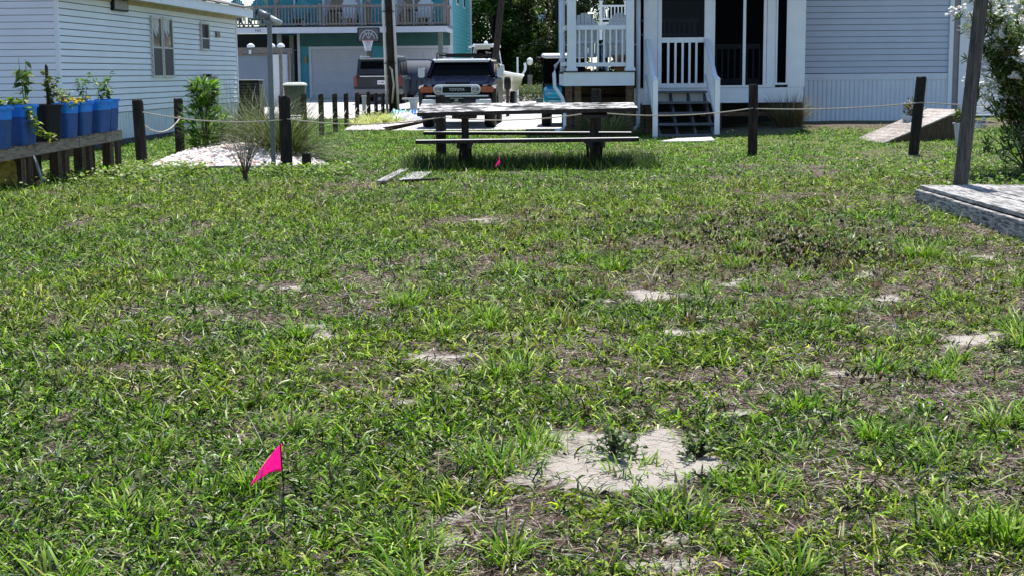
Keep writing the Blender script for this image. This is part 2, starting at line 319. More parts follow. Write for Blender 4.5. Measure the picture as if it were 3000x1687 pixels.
tag(inst('lawn_grass', npmesh('lawn_grass', v, t, GRASS, c)), 'patchy coarse green lawn grass with straw and bare sandy spots', 'grass', kind='stuff')
v, t, c = farg
tag(inst('lawn_grass', npmesh('lawn_grass', v, t, GRASS, c)), 'short bright lawn grass beyond and around the picnic table', 'grass', kind='stuff')

# ----- loose straw lying flat, and long pale stalks
P = scatter(4.4, 20, lambda y: 2600 * (5 / max(y, 5)) ** 1.3); P = P[~keep_out(P[:, 0], P[:, 1])]; kk = thinm(P[:, 0], P[:, 1]); P = P[rng.random(len(P)) < np.where(sandm(P[:, 0], P[:, 1]) > .3, .20, .14 + .86 * kk)]; x, y = P.T; N = len(x); s = (np.clip(y, 5, 40) / 5) ** .4
straw = blades(np.stack([x, y, gz(x, y) + rng.uniform(.004, .02, N)], -1), rng.uniform(0, 6.3, N), rng.uniform(-.05, .25, N), rng.uniform(.02, .11, N) * s, rng.uniform(.0018, .0052, N) * s, rng.uniform(-.4, .5, N), pal(N, DRY + [(.02, .012, .01)], [2.2, 2, 2.5, 1.6, 2.5, 2], .2), 2, [1, .9])
P = scatter(4.6, 22, lambda y: 9 * (5 / max(y, 5)) ** .8); P = P[~keep_out(P[:, 0], P[:, 1])]; x, y = P.T; N = len(x); s = (np.clip(y, 5, 40) / 5) ** .5
stalk = blades(np.stack([x, y, gz(x, y)], -1), rng.uniform(0, 6.3, N), rng.uniform(.25, 1.35, N), rng.uniform(.12, .30, N), rng.uniform(.002, .0036, N) * s, rng.uniform(0, .6, N), pal(N, [(.5, .46, .36), (.3, .36, .14), (.35, .27, .17)], [3, 2, 1], .15), 3, [1, .8, .6])
v, t, c = joinb([straw, stalk])
tag(inst('dry_straw', npmesh('dry_straw', v, t, DRYM, c)), 'dry pale straw and seed stalks lying through the lawn', 'straw', kind='stuff')

# ----- stronger green tufts that stand out of the lawn
def tuft(x, y, n, L, rad, cols=GREENS[:4], w=.010, el=(.6, 1.45)):
    r = rad * np.sqrt(rng.random(n)); a = rng.uniform(0, 6.3, n); X = x + r * np.cos(a); Y = y + r * np.sin(a) * 1.2
    return blades(np.stack([X, Y, gz(X, Y)], -1), a + rng.normal(size=n) * .7, rng.uniform(*el, n), L * rng.uniform(.5, 1.2, n), w * rng.uniform(.6, 1.2, n), rng.uniform(.3, 1.6, n), pal(n, cols, [1] * len(cols), .2), 3)
TU = [(-.78,10.6,170,.17,.13),(-.17,10.0,120,.16,.09),(3.6,12.9,220,.22,.16),(-.06,6.3,200,.13,.20),(.1,6.6,120,.12,.12),(1.0,5.9,150,.12,.16),(-1.5,5.6,140,.12,.14),(-.4,5.2,140,.12,.15),(1.45,7.3,110,.13,.1),(2.1,8.2,110,.14,.1),(.85,12.2,120,.17,.12),(3.35,9.4,140,.2,.15),(3.15,8.9,90,.2,.1),(-2.4,12.5,120,.15,.14),(2.55,6.9,110,.15,.11),(-1.1,7.0,120,.12,.14),(.62,5.55,160,.13,.17),(1.9,12.4,90,.16,.1)]
rs_ = random.Random(5)
for _ in range(75):
    ty = 4.8 + 15 * rs_.random() ** 1.2; TU.append((rs_.uniform(-.36, .36) * ty, ty, rs_.randint(40, 110), rs_.uniform(.09, .19), rs_.uniform(.05, .14)))
TU = [q for q in TU if not (q[0] > 4.8 and q[1] > 10)]
v, t, c = joinb([tuft(*q) for q in TU])
tag(inst('grass_tufts', npmesh('grass_tufts', v, t, GRASS, c)), 'taller bright green crabgrass tufts scattered over the lawn', 'grass', kind='stuff')
# shaggy grass under the picnic table, its shade painted into dark blades
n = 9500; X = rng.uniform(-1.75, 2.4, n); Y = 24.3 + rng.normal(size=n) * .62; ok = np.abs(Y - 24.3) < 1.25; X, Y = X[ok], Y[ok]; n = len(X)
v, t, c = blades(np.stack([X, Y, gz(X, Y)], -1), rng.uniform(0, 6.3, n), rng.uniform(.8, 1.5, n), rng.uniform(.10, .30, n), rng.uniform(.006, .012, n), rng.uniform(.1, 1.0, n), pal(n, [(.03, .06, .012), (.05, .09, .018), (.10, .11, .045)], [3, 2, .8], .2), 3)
tag(inst('long_grass', npmesh('long_grass', v, t, GRASS, c)), 'long uncut grass under the picnic table, coloured dark for its shade', 'grass', kind='stuff')

# ----- low dark prickly weeds: little upright pads in loose colonies
def pads(cx, cy, rx, ry, n, size, cols):
    x = cx + rng.normal(size=n) * rx * .55; y = cy + rng.normal(size=n) * ry * .55; V = []; T = []; K = []
    for i in range(n):
        k = 6; a = rng.uniform(0, math.pi); tl = rng.uniform(-.9, .9); hh = size * rng.uniform(.4, 1.4); ww = hh * rng.uniform(.35, .7); th = ww * .17
        u = np.array([math.cos(a), math.sin(a), 0]); nn = np.array([-u[1], u[0], 0]) * math.cos(tl) + np.array([0, 0, math.sin(tl)]); up = np.cross(u, nn); up = up if up[2] > 0 else -up
        o = np.array([x[i], y[i], float(gz(x[i], y[i])) + rng.uniform(0, .6) * size]); b = len(V)
        for q in range(k):
            an = 2 * math.pi * (q + .5) / k; V.append(o + u * math.cos(an) * ww / 2 + up * (hh / 2 + math.sin(an) * hh / 2))
        V.append(o + up * hh * .52 + nn * th); V.append(o + up * hh * .52 - nn * th)
        for q in range(k): T += [(b + q, b + (q + 1) % k, b + k), (b + (q + 1) % k, b + q, b + k + 1)]
        K += [pal(1, cols, [1] * len(cols), .25)[0]] * (k + 2)
    return np.array(V), np.array(T), np.array(K)
WC = [(.075, .062, .022), (.095, .062, .030), (.14, .09, .045), (.03, .036, .012), (.05, .07, .018), (.10, .12, .03)]
PD = [(2.75,13.1,.65,.9,620,.056),(2.3,14.2,.9,1.3,200,.05),(1.75,14.9,1.0,1.7,260,.05),(3.0,15.4,1.1,1.4,220,.048),(.6,15.5,1.2,1.6,160,.048),(.44,10.55,.14,.38,60,.045),(1.95,8.05,.12,.22,30,.042),(2.26,8.0,.12,.2,28,.042),(1.75,9.25,.45,.35,60,.036),(1.2,8.6,.3,.35,30,.034),(.36,7.1,.05,.08,9,.04),(3.1,10.4,.4,.5,50,.038),(1.6,11.9,.5,.6,60,.038),(-1.5,14.6,.7,1.0,70,.04),(.9,9.6,.4,.4,34,.036),(.2,13.5,.8,1.1,90,.038),(4.2,11.3,.5,.6,44,.04)]
BT_ = [tuft(2.3 + random.gauss(0, .9), 14.0 + random.gauss(0, 1.2), 26, .075, .10, WC[:3] + [(.10, .13, .03)], .020, (.2, 1.4)) for _ in range(120)]
RB = [(.13, .075, .042), (.19, .12, .07), (.07, .045, .026), (.10, .09, .035)]
for _ in range(150):
    bx_, by_ = random.uniform(-.2, 4.3), random.uniform(9.5, 17)
    if bx_ < .33 * by_ and not (bx_ > 4.6): BT_.append(tuft(bx_, by_, random.randint(10, 26), random.uniform(.08, .17), .055, RB, .008, (.9, 1.5)))
v, t, c = joinb([pads(*q, WC) for q in PD] + BT_)
tag(inst('prickly_weeds', npmesh('prickly_weeds', v, t, LEAF, c)), 'dark brownish low prickly weeds growing in colonies across the lawn', 'weeds', kind='stuff')
# rounder yellow-green ground cover round the plant stand and the rope posts
def cover(cx, cy, rx, ry, n, h):
    x = cx + rng.uniform(-1, 1, n) * rx; y = cy + rng.normal(size=n) * ry * .5
    k = ~((y > 24.05) & (x > -6.0) & (x < -3.2)); x, y = x[k], y[k]; n = len(x)
    return blades(np.stack([x, y, gz(x, y) + rng.uniform(.02, h, n)], -1), rng.uniform(0, 6.3, n), rng.uniform(-.1, .9, n), rng.uniform(.035, .075, n), rng.uniform(.025, .055, n), rng.uniform(0, .9, n), pal(n, [(.13, .21, .025), (.21, .29, .045), (.065, .12, .016), (.27, .30, .08)], [3, 3, 2, 1], .2), 3, [.45, 1, .8])
v, t, c = joinb([cover(-6.4, 22.6, 1.5, 1.7, 2600, .16), cover(-5.6, 23.3, .8, .8, 900, .17), cover(-3.3, 23.0, .75, .9, 900, .15), cover(-4.8, 22.9, 1.2, .8, 500, .1), cover(7.2, 21.5, 1.6, 3, 1500, .16)])
tag(inst('leafy_ground_cover', npmesh('leafy_ground_cover', v, t, LEAF, c)), 'round leaved yellow green ground cover in front of stand and posts', 'ground cover', kind='stuff')
# ================================================================= WHITE MOBILE HOME (left)
H = thing('mobile_home', 'white lap sided mobile home with ribbed skirting behind the blue tubs', 'house', (-8.436, 27.824, .284), 86.85)
Z0 = .284                                      # local z = world z - Z0 ; local x runs back along the side wall, -y is its outer face
LEN, DEP = 14.0, 4.4; PIT = .127; ZS = 1.0 - Z0; NB = 18; ZT = ZS + NB * PIT
B('wall', mat('siding_lap_shade', (.16, .18, .21), .9, .1, 3), H, .045, LEN - .03, .05, DEP, .02, ZT + .1)  # dark core paints the shadow lines seen between the boards
def lap(x0, x1, m=.016, g=.004):               # one siding board lying along x, face towards -y
    return MB().prism([(.02, .017), (-m, .017), (-m, .028), (-g, PIT - .001), (.02, PIT - .001)], x0, x1, 'x')
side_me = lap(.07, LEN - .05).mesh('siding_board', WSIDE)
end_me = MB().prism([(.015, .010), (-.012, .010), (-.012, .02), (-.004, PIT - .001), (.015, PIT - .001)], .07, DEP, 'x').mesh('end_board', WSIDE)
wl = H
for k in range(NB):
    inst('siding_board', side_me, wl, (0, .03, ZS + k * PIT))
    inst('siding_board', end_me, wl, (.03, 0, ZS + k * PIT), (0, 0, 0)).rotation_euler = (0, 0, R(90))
for o in list(H.children):                     # end boards run along y on the face x = .03, outwards is -x
    if o.data is end_me: o.scale = (1, -1, 1); o.location = (.03, 0, o.location.z)
B('corner_trim', WSIDE, H, -.0, .075, -.0, .075, ZS - .02, ZT + .05)
B('corner_trim', WSIDE, H, LEN - .07, LEN + .01, .0, .08, ZS - .02, ZT + .05)
def skirt(width, rib=.2, depth=.03):
    n = int(round(width / rib)); p = []
    for i in range(n):
        a = i * width / n; q = width / n; p += [(a, 0), (a + q * .34, 0), (a + q * .5, -depth), (a + q * .84, -depth)]
    p.append((width, 0)); m = MB(); k = len(p)
    m.add([(x, y, 0) for x, y in p] + [(x, y, ZS + .12) for x, y in p], [(i, i + 1, k + i + 1, k + i) for i in range(k - 1)]); return m
sk = skirt(.996).mesh('skirting_panel', SKIRT)
for i in range(14): inst('skirting_panel', sk, H, (i * 1.0 + .002, .045, -.12))
for i in range(4): inst('skirting_panel', sk, H, (.045, (i + 1) * 1.0, -.12), (0, 0, R(-90)))
B('base_board', mat('base_board_dark', (.05, .055, .06), .9, .3, 4), H, .01, LEN, .005, .03, -.3, .16)  # dark band paints both the base and the shadow gap at it
# roof: eave overhang with soffit and fascia
SOF = mat('stained_soffit', (.40, .36, .26), .8, .25, 3)
B('soffit', SOF, H, -.3, LEN + .35, -.36, .06, ZT + .085, ZT + .105)
B('fascia', WSIDE, H, -.32, LEN + .37, -.39, -.36, ZT + .07, ZT + .30)
B('frieze_board', SOF, H, .0, LEN, .0, .03, ZT + .002, ZT + .085)
MB().prism([(-.44, ZT + .30), (-.44, ZT + .34), (DEP / 2, ZT + 1.0), (DEP + .44, ZT + .34), (DEP + .44, ZT + .30), (DEP / 2, ZT + .95)], -.4, LEN + .45, 'x').build('roof', ROOF, H)
MB().prism([(0, ZT + .1), (DEP, ZT + .1), (DEP / 2, ZT + .9)], .02, .06, 'x').build('gable', WSIDE, H)
MB().lathe([(.12, -.2), (.12, .1), (.17, .12), (.05, .22)], 10, (10.4, .8, ZT + .75)).build('roof_vent', BLACKP, H)
FRM = mat('window_frame', (.55, .55, .56), .5, .1, 5); CURT = mat('curtain', (.55, .55, .58), .8, .25, 7)
def window(x0, x1, z0, z1, rail, curtain=0):
    z0 -= Z0; z1 -= Z0; rail -= Z0; f = .045
    wn = MB().bx(x0, x0 + f, -.035, .02, z0, z1).bx(x1 - f, x1, -.035, .02, z0, z1).bx(x0 + f, x1 - f, -.035, .02, z1 - f, z1).bx(x0 + f, x1 - f, -.045, .02, z0, z0 + f).build('window', FRM, H)
    MB().bx(x0 + f, x1 - f, -.008, .01, rail, z1 - f).build('pane', GLASSD, wn)
    MB().bx(x0 + f, x1 - f, -.02, .005, z0 + f, rail - .03).build('screen', LSCREEN, wn)
    MB().bx(x0 + f, x1 - f, -.028, .008, rail - .03, rail).build('meeting_rail', FRM, wn)
    if curtain:
        m = MB(); n = 9
        for i in range(n):
            a = x0 + f + .06 + (x1 - x0 - 2 * f) * .62 * i / n; tz = z1 - f - .002; bz = rail + .42 * (1 - .8 * i / n) + (.18 if i > 5 else 0)
            m.bx(a, a + .045, -.012 - .002 * (i % 2), -.0085, bz, tz)
        m.build('curtain', CURT, wn)
    for z in np.arange(z0 + .1, z1, PIT): MB().bx(x0 - .03, x0 - .012, -.022, -.01, z, z + .018).build('screw', BLACKP, wn)
window(5.85, 6.62, 1.73, 3.10, 2.42, 1); window(6.70, 7.52, 1.73, 3.11, 2.42, 1); window(10.1, 10.9, 2.40, 3.11, 2.72)
wv = MB().bx(3.15, 4.12, -.05, .02, 3.12 - Z0, 3.36 - Z0).build('wall_vent', BLACKP, H); MB().bx(3.2, 4.07, -.058, -.048, 3.155 - Z0, 3.34 - Z0).build('vent_pane', mat('vent_grey', (.16, .18, .2), .4, .2, 5), wv)
MB().bx(11.65, 12.0, -.03, .02, 2.76 - Z0, 2.91 - Z0).build('wall_vent', mat('rusty_vent', (.22, .17, .15), .7, .3, 20), H)
MBX = mat('meter_box_grey', (.20, .22, .23), .5, .12, 6)
e = MB().bx(9.75, 10.05, -.42, .012, .95 - Z0, 1.74 - Z0).build('meter_box', MBX, H); MB().bx(9.80, 9.98, -.28, -.10, 1.74 - Z0, 1.80 - Z0).build('cap', BLACKP, e)
MB().tube([(9.9, -.2, .95 - Z0), (9.9, -.2, .05)], .03, 8).build('conduit', MBX, e)

# ================================================================= PLANT STAND, TUBS AND PLANTS
ST = thing('plant_stand', 'low weathered timber stand on dark pallet legs carrying the tubs', 'stand', (-6.12, 23.2, .237), -107)
# local x runs to the near left, local y points to the right (visible face at y = 0)
def top_z(s): return .69 - .052 * s
SL = 4.6
for (a, b) in ((-.02, .30), (.31, 1.16), (1.175, 2.28), (2.295, 3.4), (3.41, 4.6)):
    MB().hexa([(a, -.045, top_z(a) - .15), (b, -.045, top_z(b) - .15), (b, 0, top_z(b) - .15), (a, 0, top_z(a) - .15)], [(a, -.045, top_z(a)), (b, -.045, top_z(b)), (b, 0, top_z(b)), (a, 0, top_z(a))]).build('front_rail', STANDW, ST, bevel=.004)
for i in range(30):
    a = .02 + i * .155; MB().bx(a, a + .12, -.62, .004, top_z(a + .06) - .002, top_z(a + .06) + .018).build('slat', STANDW, ST)
B('back_rail', STANDW, ST, 0, SL, -.62, -.58, .30, .42)
for s in (.03, .82, 1.45, 2.35, 3.3):
    z = top_z(s + .1) - .152
    for k, (ya, yb, m_, so_, w_) in enumerate(((-.33, -.20, STANDD, 0, .03), (-.185, -.145, STANDW, -.012, .04), (-.105, -.066, STANDW, -.012, .04), (-.055, -.006, STANDD, 0, .10), (-.60, -.45, STANDD, .05, .03), (-.42, -.35, STANDD, .35, .03))):
        B('leg', m_, ST, s + so_, s + so_ + w_, ya, yb, -.12, z)
BLUEU = mat('blue_tub_plastic', (.012, .085, .31), .6, .22, 5, dirt=(.03, .09, .22)); BLUEL = mat('top_lit_blue_rim', (.008, .23, .78), .5, .22, 8)  # brighter rim blue puts the light on the tub tops into colour
SOIL = mat('potting_soil', (.03, .022, .016), .95, .4, 40, .5)
def tub(s, y, rim, size, m, mr, label, height=.5, grp='tubs on the plant stand'):
    q = Vector((-6.12, 23.2)) + Vector((math.cos(R(-107)), math.sin(R(-107)))) * s + Vector((-math.sin(R(-107)), math.cos(R(-107)))) * y
    zb = .237 + top_z(s) + .02
    t = thing('plant_tub', label, 'tub', (q.x, q.y, zb), -107 + random.uniform(-4, 4), grp); hh = rim - zb
    a = size / 2; b = a * .8
    def sec(hw, z): return [(x, yy, z) for x, yy in rrect(-hw, hw, -hw * .88, hw * .88, hw * .28, 3)]
    lo = hh * .70 if mr is not m else hh * .9
    f = lambda z: b + (a - b) * z / hh
    MB().loft([sec(b, 0), sec(f(lo), lo), sec(f(lo) - .014, lo), sec(f(.1 * hh), .06)]).build('body', m, t, smooth=False)
    MB().loft([sec(f(lo) + .001, lo + .001), sec(f(hh * .93), hh * .93), sec(a + .018, hh * .93), sec(a + .018, hh), sec(a - .012, hh), sec(a - .03, hh * .78)]).build('rim_band', mr, t)
    MB().loft([sec(a - .03, hh * .86), sec(a - .032, hh * .865)]).build('soil', SOIL, t)
    return t, Vector((q.x, q.y, zb + hh * .87))
TUBS = [(.16, -.13, 1.42, .30, 'rearmost blue plastic tub at the far end of the stand'), (.52, -.10, 1.405, .38, 'wide blue tub at the end of stand, sparse tomato shoots inside'), (.98, -.10, 1.39, .34, 'blue tub full of yellow marigolds'),
        (1.38, -.10, 1.385, .36, 'blue tub just right of the black tub'), (1.88, -.09, 1.37, .40, 'black plastic tub standing among the blue ones'), (2.45, -.10, 1.385, .40, 'blue tub with pepper plant and vine spilling down its side'), (3.02, -.10, 1.36, .38, 'blue tub cut off by the left picture edge')]
TP = []
for i, (s, y, rim, size, lab) in enumerate(TUBS):
    if i == 4: r = tub(s, y, rim, size, BLACKP, BLACKP, lab)
    else: r = tub(s, y, rim, size, BLUEU, BLUEL, lab)
    TP.append(r)
GL = [(.07, .14, .02), (.12, .20, .03), (.18, .25, .05), (.04, .085, .015)]
STEMG = mat('green_stem', (.10, .13, .05), .7, .2, 20); STEMB = mat('brown_stem', (.10, .075, .05), .8, .25, 20)
def stemplant(name, label, cat, at, h, nst, leafL, leafW, nleaf, lean=.25, cols=GL, wts=(3, 3, 2, 2), stem=STEMG, r=.006, group=None, top=.25, el=(-.5, .6)):
    t = thing(name, label, cat, tuple(at), 0, group); pts = []
    m = MB()
    for k in range(nst):
        a = random.uniform(0, 6.3); ln = random.uniform(.3, 1) * lean; hh = h * random.uniform(.7, 1.0); path = []
        for i in range(6):
            f = i / 5; path.append(Vector((math.cos(a) * ln * hh * f ** 1.4 + random.gauss(0, .008), math.sin(a) * ln * hh * f ** 1.4 + random.gauss(0, .008), hh * f)))
        m.tube(path, [r * (1 - .7 * i / 5) for i in range(6)], 5)
        for j in range(max(1, nleaf // nst)):
            f = top + (1 - top) * random.random(); i = min(4, int(f * 5)); p = path[i].lerp(path[i + 1], f * 5 - i); pts.append(p)
    m.build('stem', stem, t, smooth=True)
    leafcloud('leaves', LEAF, t, np.array(pts), leafL, leafW, cols, wts, el)
    return t
P5 = lambda i, dx=0, dy=0, dz=0: TP[i][1] + Vector((dx, dy, dz))
stemplant('pepper_plant', 'tall leafy pepper plant in the blue tub left of the black tub', 'plant', P5(5, .05, .05), .80, 3, .17, .075, 36, .22, r=.010, top=.35, el=(-1.1, .5))
stemplant('tomato_plant', 'bushy wilting tomato plant tied to a dark stake', 'plant', P5(4, .06, .1), .62, 5, .10, .05, 95, .35, [(.10, .13, .04), (.16, .18, .06), (.28, .26, .12), (.05, .08, .02)], (3, 3, 2, 2))
stemplant('tomato_plant', 'thin young tomato plant behind the marigolds', 'plant', P5(2, .05, .12), .46, 4, .10, .035, 60, .4, group=None)
stemplant('tomato_plant', 'airy young tomato plant in the end blue tub', 'plant', P5(1, .06, .08), .50, 5, .10, .035, 80, .42)
stemplant('seedling', 'low green seedlings in the rearmost blue tub', 'plant', P5(0, .03, 0), .26, 6, .07, .03, 60, .5)
stemplant('seedling', 'pale drooping seedlings behind the black tub', 'plant', P5(3, .0, .05), .30, 6, .09, .04, 60, .5, [(.22, .25, .08), (.30, .30, .12), (.1, .15, .03)], (2, 2, 2))
def marigolds(at, n, spread, label):
    t = thing('marigold', label, 'flowers', tuple(at)); m = MB()
    pts = []
    for k in range(n):
        x, y, z = random.gauss(0, spread), random.gauss(0, spread * .7), random.uniform(.05, .12); r = random.uniform(.028, .042)
        f = MB()
        for ring, (rr, zz) in enumerate(((1, 0), (.8, .45), (.45, .7))):
            for q in range(9):
                a = 2 * math.pi * (q + ring * .5) / 9; a2 = a + .75
                f.add([(x + r * rr * .35 * math.cos(a), y + r * rr * .35 * math.sin(a), z + r * zz), (x + r * rr * math.cos(a), y + r * rr * math.sin(a), z + r * (zz + .1)), (x + r * rr * math.cos(a2), y + r * rr * math.sin(a2), z + r * (zz + .1)), (x + r * rr * .35 * math.cos(a2), y + r * rr * .35 * math.sin(a2), z + r * (zz + .25))], [(0, 1, 2, 3)])
        f.lathe([(r * .85, 0), (r * .8, r * .4), (r * .45, r * .8), (.002, r * .9)], 8, (x, y, z))
        f.build('blossom', mat('marigold_yellow', (.62, .43, .02), .7, .15, 30), t); m.tube([(x * .6, y * .6, 0), (x, y, z)], .004, 4); pts += [(x * .8 + random.gauss(0, .03), y * .8 + random.gauss(0, .03), z * random.random()) for _ in range(9)]
    m.build('stem', STEMG, t); leafcloud('leaves', LEAF, t, np.array(pts), .06, .025, GL, (3, 3, 2, 2), (-.2, .9))
marigolds(P5(2, .02, -.06), 15, .10, 'yellow marigold flowers crowding the rim of a blue tub')
marigolds(P5(3, -.02, -.04), 9, .12, 'pale yellow marigolds behind the black tub')
# vine spilling over the left tubs
t = thing('squash_vine', 'yellow green vine hanging over the side of a blue tub', 'plant', tuple(P5(5, .0, 0))); pth = []; m = MB(); q0 = Vector((0, 0, .05))
for k, (dx, dy, dz) in enumerate([(-.12, -.10, .1), (.1, -.16, .06), (.2, -.12, -.08), (.23, -.08, -.2), (.27, -.03, -.3), (.36, .0, -.37), (.46, .06, -.40)]): pth.append(Vector((dx, dy, dz)))
m.tube(pth, .006, 5).build('stem', STEMG, t, smooth=True)
pts = np.array([pth[i].lerp(pth[i + 1], random.random()) + Vector((random.gauss(0, .035), random.gauss(0, .035), random.gauss(0, .03))) for i in range(6) for _ in range(16 if i < 3 else 9)] + [(random.gauss(-.2, .14), random.gauss(-.15, .12), random.uniform(.0, .18)) for _ in range(60)])
leafcloud('leaves', LEAF, t, pts, .085, .075, [(.16, .24, .04), (.24, .31, .06), (.10, .17, .02), (.30, .29, .08)], (3, 3, 2, 1), (-.9, .6), prof=[.5, 1, .75])
def stake(x, y, z0, z1, label): MB_ = MB().prism([(-.02, -.012), (.02, -.012), (.02, .012), (-.02, .012)], 0, z1 - z0 - .05, 'z'); MB_.add([(-.02, -.012, z1 - z0 - .05), (.02, -.012, z1 - z0 - .05), (.02, .012, z1 - z0 - .05), (-.02, .012, z1 - z0 - .05), (-.01, 0, z1 - z0)], [(0, 1, 4), (1, 2, 4), (2, 3, 4), (3, 0, 4)]); o = MB_.build('plant_stake', TLEG); o.location = (x, y, z0); tag(o, label, 'stake')
s4 = P5(4, .04, .06); stake(s4.x, s4.y, s4.z - .1, s4.z + .66, 'dark pointed wooden stake holding up the tomato plant')
s6 = P5(6, .0, .02); stake(s6.x - .03, s6.y, s6.z - .1, s6.z + .72, 'dark wooden stake at the left picture edge')
# things stored under the stand
YB = mat('old_yellow_plastic', (.42, .33, .05), .7, .35, 9, dirt=(.05, .05, .03))
o = MB().loft([[(x, y, z) for x, y in rrect(-hw, hw, -.2, .2, .1, 3)] for hw, z in ((.26, 0), (.34, .06), (.34, .16), (.30, .20), (.33, .26), (.28, .36), (.12, .42))]).build('yellow_container', YB, None, True); o.location = (-7.28, 21.2, float(gz(-7.3, 21.2)) - .01); tag(o, 'worn yellow plastic container in the shade under the stand', 'container')
o = MB().tube([(0, 0, 0), (-.16, .12, .46)], .022, 8).tube([(-.155, .117, .45), (-.175, .13, .50)], .028, 8).build('pipe', mat('pale_pipe', (.35, .44, .46), .4, .2, 8), None, True); o.location = (-6.80, 21.35, float(gz(-6.8, 21.3)) - .02); tag(o, 'pale blue grey pipe leaning against the stand leg', 'pipe')

# ================================================================= PEBBLE BED WITH PLANTS
PB = thing('planting_bed', 'white and pink pebble bed edged with grey landscape timber', 'planting bed', (-4.6, 24.0, .245))
def bedpt():
    while True:
        y = random.random() ** 1.25 * 6.0; xl = -1.35 - .04 * y; xr = 1.48 - .21 * y
        if random.random() < (xr - xl) / 2.9: return random.uniform(xl, xr), y
m = MB(); bs = []
for i in range(13):
    y = i * .5; xl = -1.38 - .04 * y; xr = 1.5 - .21 * y; row = []
    for k in range(12):
        f = k / 11; row.append((xl + (xr - xl) * f, y, SLOPE * y + .015 + .27 * math.sin(math.pi * f) ** .7 * min(1, y / 1.6) * (1 - .45 * y / 6)))
    bs.append(row)
nv = len(m.v); m.add([p for r_ in bs for p in r_], [(i * 12 + k, i * 12 + k + 1, (i + 1) * 12 + k + 1, (i + 1) * 12 + k) for i in range(12) for k in range(11)])
m.build('gravel_mound', mat('pebble_base', (.72, .66, .62), .9, .3, 30, .8), PB, True)
def bedz(x, y):
    xl = -1.38 - .04 * y; xr = 1.5 - .21 * y; f = min(1, max(0, (x - xl) / (xr - xl))); return SLOPE * y + .015 + .27 * math.sin(math.pi * f) ** .7 * min(1, y / 1.6) * (1 - .45 * y / 6)
PBM = [mat('pebble_white', (.82, .79, .76), .7, .15, 12), mat('pebble_pink', (.66, .50, .45), .7, .2, 12), mat('pebble_cream', (.74, .67, .60), .7, .2, 12), mat('pebble_rust', (.36, .22, .16), .75, .25, 12)]
import bmesh
def rock(mt, seed):
    bm = bmesh.new(); bmesh.ops.create_icosphere(bm, subdivisions=1, radius=1); rr = random.Random(seed)
    for q in bm.verts: q.co *= rr.uniform(.8, 1.15)
    bm.transform(Matrix.Diagonal((1, .78, .6, 1))); me = bpy.data.meshes.new('pebble'); bm.to_mesh(me); bm.free(); me.materials.append(mt); me.shade_smooth(); return me
RK = [rock(PBM[i], 40 + i * 5 + j) for i in range(4) for j in range(3)]
def rockpick(): return RK[random.choices(range(4), (5, 2.6, 2.6, .7))[0] * 3 + random.randrange(3)]
pts = sorted([bedpt() for _ in range(2600)], key=lambda p: p[1])
for x, y in pts[:300]:
    r_ = random.uniform(.05, .09); inst('pebble', rockpick(), PB, (x, y, bedz(x, y) + r_ * .25), (random.uniform(-.4, .4), random.uniform(-.4, .4), random.uniform(0, 6)), (r_, r_, r_))
def rockmass(name, plist, rmin, rmax, parent, zf):
    ob = []
    src = {}
    for me in RK: src[me.name] = (np.array([q.co[:] for q in me.vertices]), np.array([p.vertices[:] for p in me.polygons]))
    for mi in range(4):
        V = []; T = []; b = 0
        for (x, y) in plist:
            if random.choices(range(4), (5, 2.6, 2.6, .7))[0] != mi: continue
            vv, ff = src[RK[mi * 3 + random.randrange(3)].name]; r_ = random.uniform(rmin, rmax); a = random.uniform(0, 6.3); ca, sa = math.cos(a), math.sin(a)
            rot = np.array([[ca, -sa, 0], [sa, ca, 0], [0, 0, 1]]); V.append(vv @ rot.T * r_ + np.array([x, y, zf(x, y) + r_ * .25])); T.append(ff + b); b += len(vv)
        o = inst(name, npmesh(name, np.vstack(V), np.vstack(T), PBM[mi], smooth=True), parent); tag(o, kind='stuff'); ob.append(o)
    return ob
rockmass('pebbles', pts[300:], .045, .085, PB, bedz)
def edging(p, q, hh=.10):
    return MB().bar((p[0], p[1], SLOPE * p[1] + hh / 2 - .03), (q[0], q[1], SLOPE * q[1] + hh / 2 - .03), .09, hh).build('edging_timber', GREYW, PB, bevel=.01)
edging((-1.42, -.02), (.05, -.05)); edging((.08, -.05), (1.52, -.02)); edging((-1.55, 5.2), (-.5, 6.1)); edging((1.56, .05), (.95, 3.0)); edging((-1.46, .05), (-1.5, 2.8))
# leafy upright shrub
def shrub(name, label, at, h, rad, n, L, W, cols, wts, shape, cat='shrub', stems=7, el=(.0, 1.2)):
    t = thing(name, label, cat, at); m = MB(); pts = []; azs = []
    for k in range(stems):
        a = random.uniform(0, 6.3); rr = rad * random.uniform(.1, .8); hh = h * random.uniform(.6, 1)
        m.tube([(0, 0, -.05), (math.cos(a) * rr * .4, math.sin(a) * rr * .4, hh * .5), (math.cos(a) * rr * .8, math.sin(a) * rr * .8, hh * .97)], [.016, .011, .004], 5)
    for k in range(n):
        f = random.random(); a = random.uniform(0, 6.3); r_ = rad * shape(f) * (random.random() ** .4); pts.append((math.cos(a) * r_, math.sin(a) * r_, h * f)); azs.append(a)
    m.build('stem', STEMB, t, smooth=True); leafcloud('leaves', LEAF, t, np.array(pts), L, W, cols, wts, el, spread=.6, azs=np.array(azs)); return t
shrub('green_shrub', 'bright green upright shrub with lance leaves in the pebble bed', (-5.47, 26.4, .36), 1.28, .42, 950, .20, .038, [(.075, .165, .016), (.125, .235, .026), (.035, .08, .010), (.20, .30, .05)], (3, 3, 2.4, 1.2), lambda f: (.25 + 2.0 * f if f < .3 else .95 if f < .52 else max(.12, .95 - 4.2 * (f - .52)) if f < .74 else .5 - .5 * abs(f - .86)))
